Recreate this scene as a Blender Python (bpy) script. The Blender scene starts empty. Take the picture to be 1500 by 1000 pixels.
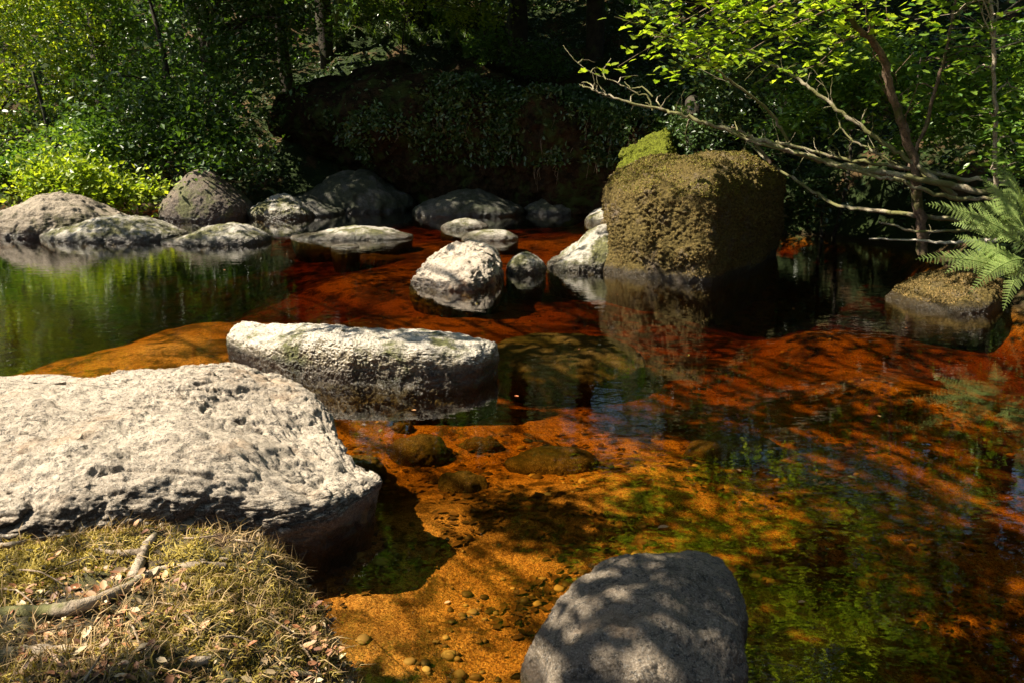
import bpy, bmesh, math, random
import numpy as np
from mathutils import Vector
random.seed(7); RS = np.random.RandomState(11)
S = bpy.context.scene
COL = bpy.data.collections.new('river_scene'); S.collection.children.link(COL)

# ------------------------------------------------------------------ camera maths (photo pixels 1500x1000)
CH, FPX, HOR = 1.5, 1167.0, 190.0
PIT = math.atan((500-HOR)/FPX)
cp, sp = math.cos(PIT), math.sin(PIT)
def P(u, v, z=None, d=None):
    rx, ry, rz = (u-750), FPX*cp+(500-v)*sp, -FPX*sp+(500-v)*cp
    t = (z-CH)/rz if d is None else d/ry
    return np.array([rx*t, ry*t, CH+rz*t])
SUNEL, SUNAZ = math.radians(50), math.atan2(-0.975, -0.16)   # direction towards the sun: left, a little behind the camera
SUN = np.array([math.cos(SUNEL)*math.sin(SUNAZ), math.cos(SUNEL)*math.cos(SUNAZ), math.sin(SUNEL)])

# ------------------------------------------------------------------ noise
def _h(ix, iy, iz, seed):
    h = (ix*374761393 + iy*668265263 + iz*2147483647*3 + seed*974711).astype(np.int64) & 0xffffffff
    h = ((h ^ (h >> 13)) * 1274126177) & 0xffffffff
    h = ((h ^ (h >> 16)) * 2246822519) & 0xffffffff
    return h ^ (h >> 15)
def pnoise(p, seed=0):
    i = np.floor(p).astype(np.int64); f = p-i; w = f*f*f*(f*(f*6-15)+10)
    out = 0
    for cx in (0, 1):
        for cy in (0, 1):
            for cz in (0, 1):
                h = _h(i[:,0]+cx, i[:,1]+cy, i[:,2]+cz, seed)
                gx = (h & 1023)/511.5-1; gy = ((h >> 10) & 1023)/511.5-1; gz = ((h >> 20) & 1023)/511.5-1
                dd = gx*(f[:,0]-cx)+gy*(f[:,1]-cy)+gz*(f[:,2]-cz)
                out = out+dd*(w[:,0] if cx else 1-w[:,0])*(w[:,1] if cy else 1-w[:,1])*(w[:,2] if cz else 1-w[:,2])
    return out
def fbm(p, octs=4, seed=0, kind='f'):
    a, s, t = 1.0, 0, 0
    for o in range(octs):
        n = pnoise(p*(2.03**o), seed+o)
        if kind == 'r': n = 0.5-np.abs(n)*2
        if kind == 'b': n = np.abs(n)*2-0.3
        s = s+a*n; a *= 0.5
    return s
def sstep(a, b, x):
    t = np.clip((x-a)/(b-a), 0, 1); return t*t*(3-2*t)

# ------------------------------------------------------------------ node helper
class NT:
    def __init__(s, name):
        s.m = bpy.data.materials.new(name); s.m.use_nodes = True
        s.t = s.m.node_tree; s.t.nodes.clear(); s.out = s.t.nodes.new('ShaderNodeOutputMaterial')
    def n(s, ty, ins=None, **pr):
        x = s.t.nodes.new('ShaderNode'+ty)
        for k, v in pr.items(): setattr(x, k, v)
        for k, v in (ins or {}).items(): s.set(x.inputs[k], v)
        return x
    def set(s, sock, v):
        if hasattr(v, 'is_output'): s.t.links.new(v, sock)
        elif isinstance(v, (tuple, list)) and len(v) == 3 and sock.type == 'RGBA': sock.default_value = (*v, 1)
        else: sock.default_value = v
    def noise(s, vec, sc, det=4, rough=.55, dist=0):
        return s.n('TexNoise', {'Vector': vec, 'Scale': sc, 'Detail': det, 'Roughness': rough, 'Distortion': dist}).outputs['Fac']
    def ramp(s, f, a, b, lo=0.0, hi=1.0):
        return s.n('MapRange', {'Value': f, 'From Min': a, 'From Max': b, 'To Min': lo, 'To Max': hi}).outputs[0]
    def mix(s, f, a, b, mode='MIX'):
        x = s.n('Mix', data_type='RGBA', blend_type=mode)
        s.set(x.inputs[0], f); s.set(x.inputs[6], a); s.set(x.inputs[7], b); return x.outputs[2]
    def math(s, op, a, b=0.0):
        x = s.n('Math', operation=op); s.set(x.inputs[0], a); s.set(x.inputs[1], b); return x.outputs[0]
    def bump(s, h, st, di, nrm=None):
        d = {'Height': h, 'Strength': st, 'Distance': di}
        if nrm: d['Normal'] = nrm
        return s.n('Bump', d).outputs[0]
    def fin(s, sh): s.t.links.new(sh, s.out.inputs[0]); return s.m

def rock_mat(name, light, dark, moss=(.09,.085,.02), mossamt=0.0, pebbly=0.0, wet=0.05, spk=.55, flaky=0, side=.6, sidec=(.42,.38,.27)):
    k = NT(name); g = k.n('NewGeometry'); pos = g.outputs['Position']
    big = k.noise(pos, 1.6, 5, .6); med = k.noise(pos, 9, 5, .7); fine = k.noise(pos, 55, 4, .75); vf = k.noise(pos, 170, 3, .7)
    c = k.mix(k.ramp(big, .35, .65), light, tuple(.5*a+.5*b for a, b in zip(light, dark)))
    c = k.mix(k.ramp(med, .56, .72), c, dark)
    c = k.mix(k.math('MULTIPLY', k.ramp(fine, .54, .66), spk), c, (.03,.027,.022))
    sp2 = k.noise(pos, 24, 6, .85, .4); c = k.mix(k.math('MULTIPLY', k.ramp(sp2, .55, .60), spk), c, (.045,.04,.033))
    sd_ = k.n('SeparateXYZ', {0: g.outputs['Normal']}).outputs[2]; c = k.mix(k.math('MULTIPLY', k.ramp(k.math('ADD', sd_, k.math('MULTIPLY', k.math('SUBTRACT', med, .5), 1.6)), .55, .25, 0, 1), side), c, k.mix(1.0, c, sidec, 'MULTIPLY'))  # steep faces toned darker: algae colour plus shade put into the rock colour
    c = k.mix(k.math('MULTIPLY', k.ramp(vf, .55, .62), .4), c, (.02,.02,.02))
    c = k.mix(k.math('MULTIPLY', k.ramp(vf, .46, .38), .25), c, (.8,.76,.68))
    ru = .85
    if mossamt > 0:
        mn = k.noise(pos, 3.3, 5, .7)
        mm = k.ramp(mn, .62-.4*mossamt, .70-.3*mossamt)
        mc = k.mix(k.ramp(k.noise(pos, 38, 4, .7), .35, .68), tuple(.35*a for a in moss), tuple(1.35*a for a in moss))
        c = k.mix(mm, c, mc)
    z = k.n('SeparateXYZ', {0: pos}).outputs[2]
    wz = k.math('ADD', z, k.math('MULTIPLY', k.math('SUBTRACT', med, .5), -.12))
    wm = k.ramp(wz, wet, wet+.05, 1.0, 0.0)
    c = k.mix(wm, c, k.mix(1.0, c, (.28,.25,.22), 'MULTIPLY'))
    if wet > -1: c = k.mix(k.ramp(z, -.06, .0, 1.0, 0.0), c, (.028,.020,.011))  # submerged part painted near black, standing in for dark reflecting water
    rough = k.ramp(wm, 0, 1, ru, .28)
    b = k.bump(k.noise(pos, 26, 6, .75), .9, .02+.03*pebbly)
    if flaky:
        mp = k.n('Mapping', {0: pos, 3: (1.0, 2.4, 3.0)}).outputs[0]; fl = k.noise(mp, 9, 8, .78, .6)
        b = k.bump(fl, 1.0, .045*flaky, b); c = k.mix(k.ramp(fl, .44, .38, 0, .7), c, (.07,.055,.04)); c = k.mix(k.ramp(k.noise(pos, 2.7, 4, .7), .56, .66, 0, .45), c, (.42,.27,.15))
    b = k.bump(fine, .7, .012+.02*pebbly, b)
    b = k.bump(vf, .5, .005+.004*pebbly, b)
    pr = k.n('BsdfPrincipled', {'Base Color': c, 'Roughness': rough, 'Specular IOR Level': k.ramp(wm, 0, 1, .5 if mossamt < .7 else .12, .5), 'Normal': b})
    return k.fin(pr.outputs[0])

def leaf_mat(name, c1, c2, tr=.45, rough=.42, spec=.5):
    k = NT(name); r = k.n('NewGeometry').outputs['Random Per Island']
    pos = k.n('NewGeometry').outputs['Position']
    c = k.mix(r, c1, c2); c = k.mix(k.ramp(k.noise(pos, .8, 2), .35, .65, 0, .5), c, tuple(a*.55 for a in c1))
    p = k.n('BsdfPrincipled', {'Base Color': c, 'Roughness': rough, 'Specular IOR Level': spec})
    tc = k.mix(1.0, c, (1.5,1.45,.55), 'MULTIPLY')
    t = k.n('BsdfTranslucent', {'Color': tc})
    m = k.n('MixShader', {0: tr, 1: p.outputs[0], 2: t.outputs[0]})
    return k.fin(m.outputs[0])
def bark_mat(name, c1, c2, moss=None, amt=.5, sc=14):
    k = NT(name); pos = k.n('NewGeometry').outputs['Position']
    f = k.noise(pos, sc, 6, .7)
    c = k.mix(k.ramp(f, .4, .6), c1, c2)
    c = k.mix(k.ramp(k.noise(pos, 60, 3, .7), .55, .68), c, tuple(a*.3 for a in c1))
    if moss: c = k.mix(k.math('MULTIPLY', k.ramp(k.noise(pos, 5, 4, .7), .62-.25*amt, .68-.2*amt), .9), c, moss)
    b = k.bump(k.noise(pos, 45, 5, .75), .8, .012)
    return k.fin(k.n('BsdfPrincipled', {'Base Color': c, 'Roughness': .8, 'Specular IOR Level': .2, 'Normal': b}).outputs[0])

# ------------------------------------------------------------------ mesh helper
def mesh_obj(name, V, F, mat, parent=None, origin=None, smooth=True, label=None, cat=None, group=None, kind=None):
    """F: list of (n,k) integer arrays (k = 3 or 4 ...)"""
    V = np.asarray(V, dtype=np.float32)
    if origin is None: origin = np.array([0, 0, 0]) if parent is not None else np.array([V[:,0].mean(), V[:,1].mean(), V[:,2].min()])
    o0 = np.array(parent['o0']) if parent is not None and 'o0' in parent else np.zeros(3)
    V = V-(origin if parent is None else o0)
    if not isinstance(F, list): F = [F]
    me = bpy.data.meshes.new(name)
    loops = np.concatenate([f.reshape(-1) for f in F]).astype(np.int32)
    sizes = np.concatenate([np.full(len(f), f.shape[1]) for f in F]).astype(np.int32)
    starts = np.concatenate([[0], np.cumsum(sizes)[:-1]]).astype(np.int32)
    me.vertices.add(len(V)); me.vertices.foreach_set('co', V.ravel().astype(np.float32))
    me.loops.add(len(loops)); me.loops.foreach_set('vertex_index', loops)
    me.polygons.add(len(sizes)); me.polygons.foreach_set('loop_start', starts)
    me.polygons.foreach_set('use_smooth', np.full(len(sizes), bool(smooth)))
    me.update(calc_edges=True); me.validate()
    me.materials.append(mat)
    o = bpy.data.objects.new(name, me); COL.objects.link(o)
    if parent is None: o.location = tuple(float(a) for a in origin)
    else: o.parent = parent
    tag(o, label, cat, group, kind); return o
def tag(o, label=None, cat=None, group=None, kind=None):
    if label: o['label'] = label
    if cat: o['category'] = cat
    if group: o['group'] = group
    if kind: o['kind'] = kind
OR = {}
def empty(name, loc, label, cat, group=None):
    o = bpy.data.objects.new(name, None); COL.objects.link(o); o.location = tuple(float(a) for a in loc)
    o['o0'] = [float(a) for a in loc]; tag(o, label, cat, group); return o

PROT = []
def prot(u, v, rad, z=None, d=None): PROT.append((P(u, v, z=z, d=d), rad))
for u, v in [(-40,600),(60,590),(150,590),(250,575),(330,570),(400,600),(50,680),(180,680),(300,670),(400,670),(470,665),(520,690),(430,720)]: prot(u, v, .34, z=.35)
for u, v in [(360,500),(420,500),(480,500),(540,505),(600,505),(660,508),(715,510)]: prot(u, v, .24, z=.28)
for u, v, q, d in [(680,385,.36,7.5),(640,400,.25,7.4),(770,385,.25,7.9),(860,360,.35,8.4),(950,270,.5,8.9),(930,340,.4,8.6),(1000,340,.4,8.5),(1030,240,.4,9),(1110,236,.35,9.2),(320,340,.6,11.4),(170,335,.6,12),(60,310,.9,12),(270,290,.6,13.7),(415,300,.5,13.5),(520,342,.5,11.6),
   (715,345,.35,11.6),(680,328,.35,12.5),(888,318,.35,12.2),(955,215,.45,11.4),(1010,170,.3,11.4),(1400,380,.4,6.3),(1450,320,.4,6.4),(1370,425,.35,6.7),(1000,100,.4,7.8),(910,100,.2,7.9),(1100,40,.5,7.7),(1250,240,.2,8.4),(1080,195,.25,8.8),(900,130,.35,8.9),
   (1100,-60,.5,7.2),(1200,-80,.5,7),(1280,-90,.5,6.8),(1120,-200,.5,6.4),(1240,-220,.5,6.2),(1160,-330,.5,5.6),(1260,-340,.5,5.6),(1180,20,.4,7.6),(1300,20,.4,7.7),(560,35,.3,17),(620,45,.35,17),(690,70,.3,16.5),(140,275,1.0,14)]: prot(u, v, q, d=d)
for u, v, q in [(60,840,.20),(130,820,.2),(215,790,.16),(380,830,.2),(430,900,.15),(280,830,.16),(20,790,.12),(150,905,.16),(330,930,.16),(430,965,.16),(250,870,.16),(30,860,.14)]: prot(u, v, q, z=.5)
for u, v, q in [(250,490,.7),(170,515,.6),(340,460,.5),(310,500,.4),(720,690,.15),(820,700,.12),(960,640,.2),(560,385,.4),(640,440,.2),(560,925,.15),(680,840,.15)]: prot(u, v, q, z=-.2)
def unshade(C):
    keep = np.ones(len(C), bool)
    for c, q in PROT:
        v = C-c; t = v@SUN; pd = np.sqrt(np.maximum((v*v).sum(1)-t*t, 0)); keep &= ~((t > max(q, .5)+.3) & (pd < q*(.8+.4*RS.uniform(0, 1, len(C)))))
    return C[keep]
class MB:
    def __init__(s): s.V = []; s.F = {}; s.n = 0
    def add(s, V, F):
        F = np.asarray(F)
        s.V.append(np.asarray(V, dtype=float)); s.F.setdefault(F.shape[1], []).append(F+s.n); s.n += len(V)
    def tube(s, pts, rad, seg=7, sub=5, wob=0.0):
        pts = np.asarray(pts, dtype=float); n = len(pts)
        rad = np.asarray(rad, dtype=float) if np.ndim(rad) else np.full(n, float(rad))
        if len(rad) == 2 and n != 2: rad = np.linspace(rad[0], rad[1], n)
        Q = []; Rr = []
        for i in range(n-1):
            p0, p1, p2, p3 = pts[max(i-1,0)], pts[i], pts[i+1], pts[min(i+2,n-1)]
            for j in range(sub+(1 if i == n-2 else 0)):
                t = j/sub
                Q.append(.5*((2*p1)+(-p0+p2)*t+(2*p0-5*p1+4*p2-p3)*t*t+(-p0+3*p1-3*p2+p3)*t**3)); Rr.append(rad[i]*(1-t)+rad[i+1]*t)
        Q = np.array(Q); Rr = np.array(Rr)
        if wob: Q[1:-1] += RS.normal(0, wob, Q[1:-1].shape)
        T = np.gradient(Q, axis=0); T /= np.linalg.norm(T, axis=1)[:,None]+1e-9
        ref = np.array([0,0,1.]) if abs(T[:,2]).mean() < .8 else np.array([1.,0,0])
        A = np.cross(T, ref); A /= np.linalg.norm(A, axis=1)[:,None]+1e-9; B = np.cross(T, A)
        th = np.arange(seg)/seg*2*math.pi
        rr = Rr[:,None]*(1+.12*RS.normal(size=(len(Q), seg))*(1 if wob else .4))
        V = Q[:,None,:]+rr[:,:,None]*(A[:,None,:]*np.cos(th)[None,:,None]+B[:,None,:]*np.sin(th)[None,:,None])
        m = len(Q); idx = np.arange(m*seg).reshape(m, seg)
        a = idx[:-1]; b = np.roll(idx, -1, axis=1)[:-1]; c = np.roll(idx, -1, axis=1)[1:]; d = idx[1:]
        s.add(V.reshape(-1,3), np.stack([a,b,c,d], -1).reshape(-1,4))
        s.V.append(np.array([Q[-1]+T[-1]*Rr[-1]*.8])); tip = s.n; s.n += 1
        l = idx[-1]+tip-m*seg
        s.F.setdefault(3, []).append(np.stack([l, np.roll(l,-1), np.full(seg, tip)], -1))
        return Q
    def build(s, name, mat, parent=None, **k):
        return mesh_obj(name, np.concatenate(s.V), [np.concatenate(f) for f in s.F.values()], mat, parent, **k)

# leaf templates: (verts in (x=length, y=width, z=fold), faces)
L_SIMPLE = (np.array([[0,0,0],[.45,.30,.07],[1,0,-.06],[.45,-.30,.07]]), np.array([[0,2,1],[0,3,2]]))
L_OVAL = (np.array([[0,0,0],[.3,.24,.05],[.68,.24,.04],[1,0,-.08],[.68,-.24,.04],[.3,-.24,.05]]), np.array([[0,3,2,1],[0,5,4,3]]))
_m = [(0,0),(.05,.22),(-.05,.38),(.25,.36),(.38,.52),(.52,.28),(.72,.26),(1,0),(.72,-.26),(.52,-.28),(.38,-.52),(.25,-.36),(-.05,-.38),(.05,-.22)]
L_LOBED = (np.array([[x, y, .12*abs(y)-.08*x*x] for x, y in _m]+[[.3,0,0]]), np.array([[14,(i+1)%14,i] for i in range(14)]))
def leaves(C, size, tmpl, flat=.6, dirs=None, droop=.15, jit=.3):
    """one leaf per centre C; flat = how strongly leaf normals point up"""
    n = len(C); V0, F0 = tmpl
    N = RS.normal(size=(n,3)); N /= np.linalg.norm(N, axis=1)[:,None]; N = N*(1-flat)+np.array([0,0,1])*flat*1.2
    N /= np.linalg.norm(N, axis=1)[:,None]
    T = RS.normal(size=(n,3)) if dirs is None else dirs+RS.normal(0, .4, size=(n,3))
    T[:,2] -= droop; T -= N*(T*N).sum(1)[:,None]; T /= np.linalg.norm(T, axis=1)[:,None]+1e-9
    B = np.cross(N, T); s = size*(1+jit*RS.uniform(-1, 1, n))
    V = C[:,None,:]+s[:,None,None]*(T[:,None,:]*V0[None,:,0,None]+B[:,None,:]*V0[None,:,1,None]+N[:,None,:]*V0[None,:,2,None])
    F = F0[None]+(np.arange(n)*len(V0))[:,None,None]
    return V.reshape(-1,3), F.reshape(-1, F0.shape[1])
def cloud(ells, n, per=14, cr=.35, hollow=.4):
    """leaf positions: clumps spread through ellipsoids (cx,cy,cz,rx,ry,rz)"""
    vol = np.array([e[3]*e[4]*e[5] for e in ells])**.8; pick = RS.choice(len(ells), size=max(1, n//per), p=vol/vol.sum())
    E = np.array(ells)[pick]; D = RS.normal(size=(len(E),3)); D /= np.linalg.norm(D, axis=1)[:,None]
    r = (hollow+(1.2-hollow)*RS.uniform(0, 1, len(E)))[:,None]
    cc = E[:,:3]+D*r*E[:,3:]; cc = cc[fbm(cc*1.3, 2, 7) > -.12]
    rr = cr*(.3+1.3*RS.uniform(0, 1, len(cc))**1.5)
    o = RS.normal(size=(len(cc), per, 3))*np.array([.5,.5,.22])
    tilt = RS.normal(0, .45, (len(cc),1,2)); o[:,:,2] += (o[:,:,:2]*tilt).sum(2)
    return (cc[:,None,:]+o*rr[:,None,None]).reshape(-1,3), cc

# ------------------------------------------------------------------ ground
WPOLY = np.array([(-30,.2),(-2.6,1.2),(-1.2,.9),(.4,.6),(2.5,.3),(4.8,-2),(5.5,3),(5.4,5.4),(4.6,6.5),(4.4,7.3),(4.9,8.6),(5.3,10.2),(4.6,11.6),(3.2,12.8),(1.4,15.0),
                  (-.6,16.2),(-2.6,16.4),(-4.2,15.8),(-6,16.0),(-8,16.8),(-12,17.5),(-30,17)])
def sdist(x, y):
    A = WPOLY; B = np.roll(A, -1, axis=0); d = np.full(x.shape, 1e9); ins = np.zeros(x.shape, bool)
    for (ax, ay), (bx, by) in zip(A, B):
        ex, ey = bx-ax, by-ay; t = np.clip(((x-ax)*ex+(y-ay)*ey)/(ex*ex+ey*ey), 0, 1)
        d = np.minimum(d, np.hypot(x-ax-t*ex, y-ay-t*ey))
        c = ((ay > y) != (by > y)); xi = ax+(y-ay)*ex/(ey if abs(ey) > 1e-9 else 1e-9); ins ^= c & (x < xi)
    return np.where(ins, -d, d)
BED = [(250,490,.08),(320,455,.12),(170,520,.10),(420,460,.15),(560,385,.22),(640,450,.3),(700,700,.13),(830,690,.12),(950,650,.14),(1230,450,.2),(1330,520,.22),(650,345,.2),(850,345,.2),
       (60,440,1.2),(250,390,1.0),(400,420,.5),(900,450,.38),(600,620,.28),(800,600,.28),(1050,490,.36),(1000,440,.45),(1180,580,.3),(1300,700,.2),(1100,700,.22),(560,820,.08),
       (440,800,.10),(500,860,.08),(540,760,.08),(560,930,.09),(700,900,.22),(700,790,.2),(1400,850,.32),(1200,850,.2),(1400,640,.3),(520,610,.2),(560,650,.24),(470,350,.4),(100,350,.8),(700,320,.35),(1150,420,.7),(1300,400,.6),(1450,500,.4),(850,520,.35)]
BP = np.array([[*P(u, v, z=0)[:2], dd] for u, v, dd in BED])
def ground_z(x, y):
    x = np.asarray(x, float); y = np.asarray(y, float)
    sd = sdist(x, y); w = 0; z = 0
    for bx, by, bd in BP:
        k = 1/((x-bx)**2+(y-by)**2+.12)**1.6; w = w+k; z = z+k*bd
    p3 = np.stack([x.ravel(), y.ravel(), np.zeros(x.size)], 1)
    n1 = fbm(p3*.9, 4, 3).reshape(x.shape); n2 = fbm(p3*4, 3, 9).reshape(x.shape); n3 = fbm(p3*.25, 3, 5).reshape(x.shape)
    bed = -(z/w+.05)/(1+.055*np.maximum(y-3, 0))*sstep(0, .5, -sd)+.05*n1+.02*n2
    steep = sstep(-5.5, -4.2, x)*(1-sstep(2.5, 4, x))*sstep(9, 11, y)
    low = .35*sstep(0, .6, sd)+.16*sd+.32*np.maximum(sd-4, 0)
    right = .75*sstep(0, .8, sd)+.40*sd
    h = np.where(x > 3, right, low); t = sstep(2.2, 3.8, x); h = right*t+low*(1-t)
    st = .9*sstep(.5, 2.0, sd)+.55*sd
    h = h*(1-steep)+st*steep
    h = h+(.25*n1+.06*n2)*sstep(0, .8, sd)+1.1*n3*sstep(1, 5, sd)
    h = np.where(y < 2, np.minimum(h, .35+.02*sd+.05*n2), h)
    return np.where(sd > 0, h, bed)-.02*(sd > 0)*(sd < .03)
def build_ground():
    n = 560; a = np.linspace(-1, 1, n)
    gx = np.sinh(a*4.2)/math.sinh(4.2)*60; gy = 3.5+np.sinh((a+.28)*4.0)/math.sinh(4.0*1.28)*70
    X, Y = np.meshgrid(gx, gy); Z = ground_z(X, Y)
    steep = sstep(-5.5, -4.2, X)*(1-sstep(2.5, 4, X))*sstep(9, 11, Y)
    idx = np.arange(n*n).reshape(n, n)
    F = np.stack([idx[:-1,:-1], idx[:-1,1:], idx[1:,1:], idx[1:,:-1]], -1).reshape(-1,4)
    k = NT('riverbed_and_earth'); pos = k.n('NewGeometry').outputs['Position']; z = k.n('SeparateXYZ', {0: pos}).outputs[2]
    f = k.noise(pos, 75, 5, .8); b = k.noise(pos, 1.1, 4, .6); m = k.noise(pos, 5.5, 5, .7); ff = k.noise(pos, 190, 2, .6)
    sand = k.mix(k.ramp(f, .40, .60), (.26,.125,.055), (.84,.50,.25))
    sand = k.mix(k.ramp(ff, .58, .66), sand, (.05,.03,.02))
    sand = k.mix(k.ramp(ff, .40, .34), sand, (.95,.75,.45))
    sand = k.mix(k.ramp(m, .50, .60), sand, k.mix(.8, sand, (.05,.03,.012)))
    sand = k.mix(k.ramp(b, .50, .60, 0, .8), sand, (.06,.035,.015))
    earth = k.mix(k.ramp(m, .35, .65), (.035,.024,.014), (.11,.068,.03))
    earth = k.mix(k.ramp(k.noise(pos, 22, 5, .75), .55, .68), earth, (.10,.062,.03)); earth = k.mix(k.ramp(k.noise(pos, 1.2, 5, .7), .42, .5), earth, (.02,.03,.01))
    earth = k.mix(k.ramp(k.noise(pos, 2.3, 4, .7), .52, .6), earth, (.03,.045,.012))
    sand = k.mix(k.ramp(z, -.09, -.02), sand, (.045,.03,.015)); c = k.mix(k.ramp(z, 0, .06), sand, earth)
    bb = k.bump(f, .8, .012); bb = k.bump(k.noise(pos, 14, 5, .7), .8, .05, bb)
    mat = k.fin(k.n('BsdfPrincipled', {'Base Color': c, 'Roughness': .9, 'Specular IOR Level': .08, 'Normal': bb}).outputs[0])
    mesh_obj('ground', np.stack([X, Y, Z], -1).reshape(-1,3), F, mat, origin=np.zeros(3), kind='structure')
build_ground()

# ------------------------------------------------------------------ water
def build_water():
    xs = np.array([-60, 60.]); ys = np.array([-6, 60.])
    V = [(x, y, z) for z in (0, -4) for y in ys for x in xs]
    F = np.array([[0,1,3,2],[4,6,7,5],[0,4,5,1],[1,5,7,3],[3,7,6,2],[2,6,4,0]])
    k = NT('peat_stained_water'); pos = k.n('NewGeometry').outputs['Position']
    mp = k.n('Mapping', {0: pos, 3: (1.0, 1.9, 1.0)}).outputs[0]
    zone = k.ramp(k.noise(pos, .38, 2, .5), .42, .60, .22, 1.0)
    h = k.noise(mp, 6.5, 2, .5, .4); h2 = k.noise(k.n('Mapping', {0: pos, 2: (0,0,.5), 3: (1.0, 2.6, 1.0)}).outputs[0], 24, 2, .5)
    hh = k.math('MULTIPLY', k.math('ADD', h, k.math('MULTIPLY', h2, .10)), zone)
    nb = k.bump(hh, .5, .0045)
    fr = k.n('Fresnel', {'IOR': 1.7, 'Normal': nb}).outputs[0]
    bf = k.n('NewGeometry').outputs['Backfacing']; fr = k.math('MINIMUM', fr, k.ramp(bf, 0, 1, 1.0, .06))   # light leaving the water
    tr = k.n('BsdfTransparent', {'Color': (1,1,1)}); gl = k.n('BsdfGlossy', {'Roughness': .0, 'Color': (1,1,1), 'Normal': nb})
    k.fin(k.n('MixShader', {0: fr, 1: tr.outputs[0], 2: gl.outputs[0]}).outputs[0])
    va = k.n('VolumeAbsorption', {'Density': 6.5, 'Color': (1-1.15/6.5, 1-2.0/6.5, 1-4.8/6.5)})
    k.t.links.new(va.outputs[0], k.out.inputs['Volume'])
    mesh_obj('water', V, F, k.m, origin=np.zeros(3), smooth=False, kind='structure')
build_water()

# ------------------------------------------------------------------ boulders
_ico = {}
def ico(s):
    if s not in _ico:
        bm = bmesh.new(); bmesh.ops.create_icosphere(bm, subdivisions=s, radius=1)
        V = np.array([v.co[:] for v in bm.verts]); F = np.array([[v.index for v in f.verts] for f in bm.faces]); bm.free(); _ico[s] = (V, F)
    return _ico[s]
def vnormals(V, F):
    n = np.cross(V[F[:,1]]-V[F[:,0]], V[F[:,2]]-V[F[:,0]]); N = np.zeros_like(V)
    for i in range(3): np.add.at(N, F[:,i], n)
    return N/(np.linalg.norm(N, axis=1)[:,None]+1e-12)
ROCKS = {}
gz = lambda x, y: float(ground_z(np.array([x]), np.array([y]))[0])
def rock(key, label, poly, tops, mat, zeq=.02, zbot=-.6, n=2.6, s=6, noise=((1.3,.06,'f'),(5,.02,'r')), under=0.0, sm=6, group=None, post=None, cat='boulder', name='boulder'):
    poly = np.asarray([p[:2] for p in poly], float); c = poly.mean(0)
    th = np.arange(720)/720*2*math.pi-math.pi; R = np.zeros(720)
    A = poly-c; B = np.roll(A, -1, axis=0)
    for i, t in enumerate(th):
        d = np.array([math.cos(t), math.sin(t)]); best = 0
        for a, b in zip(A, B):
            e = b-a; den = d[0]*e[1]-d[1]*e[0]
            if abs(den) < 1e-12: continue
            r = (a[0]*e[1]-a[1]*e[0])/den; q = (a[0]*d[1]-a[1]*d[0])/den
            if r > 0 and -1e-9 <= q <= 1+1e-9: best = max(best, r)
        R[i] = best
    g = np.exp(-.5*(np.arange(-30,31)/sm)**2); g /= g.sum()
    R = np.convolve(np.concatenate([R[-30:], R, R[:30]]), g, 'valid')
    D, F = ico(s); rho = np.hypot(D[:,0], D[:,1]); ang = np.arctan2(D[:,1], D[:,0])
    r = (rho**n+np.abs(D[:,2])**n)**(-1/n); rho = rho*r; ze = D[:,2]*r
    RR = np.interp(ang, th, R, period=2*math.pi)
    lo = np.clip(-ze, 0, 1); sc = rho*RR*(1-under*lo)
    X = c[0]+sc*np.cos(ang); Y = c[1]+sc*np.sin(ang)
    w = 0; T = 0
    for tx, ty, tz in tops:
        k = 1/((X-tx)**2+(Y-ty)**2+.01)**1.2; w = w+k; T = T+k*tz
    T = T/w; Z = np.where(ze > 0, zeq+(T-zeq)*ze, zeq+(zeq-zbot)*ze)
    V = np.stack([X, Y, Z], 1)
    for i, (fq, am, kd) in enumerate(noise):
        N = vnormals(V, F); V = V+N*(am*fbm(V*fq+17.3*len(ROCKS), 4 if kd != 'p' else 2, i*5+len(ROCKS), 'f' if kd == 'p' else kd))[:,None]
    if post is not None: V = post(V, F)
    o = mesh_obj(name, V, F, mat, origin=np.array([c[0], c[1], zbot]), label=label, cat=cat, group=group)
    ROCKS[key] = (V, F); return o
def span(uL, uR, vf, vt, b, n=2.6, back=.9, top_shift=0, tilt=0, vfL=None, vfR=None, K=1.0):
    """footprint and top heights of a boulder: left/right pixel, front waterline pixel, top pixel, depth b (m)"""
    pc = P((uL+uR)/2, vf, z=0); yc = pc[1]+b/2
    xl = (uL-750)/(FPX*cp+(500-vf)*sp)*0; ry = FPX*cp+(500-vf)*sp
    xl = (uL-750)/ry*yc; xr = (uR-750)/ry*yc; cx = (xl+xr)/2; a = (xr-xl)/2
    L = P(uL, vfL or vf, z=0)[1]-P(uL, vf, z=0)[1]; Rr = P(uR, vfR or vf, z=0)[1]-P(uR, vf, z=0)[1]
    poly = []
    for i in range(32):
        t = i/32*2*math.pi; ct, st = math.cos(t), math.sin(t); e = 2/n
        x = abs(ct)**e*np.sign(ct); y = abs(st)**e*np.sign(st)
        poly.append((cx+a*x, yc+b/2*y+(L*(1-x)/2+Rr*(1+x)/2)))
    zt = P(cx, vt, d=yc+.1*b)[2]
    ux = cx+top_shift*a
    return poly, [(ux, yc, zt), (cx-a, yc, zt*(1-.45+min(0,-tilt))), (cx+a, yc, zt*(1-.45+min(0,tilt)))], zt

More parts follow.
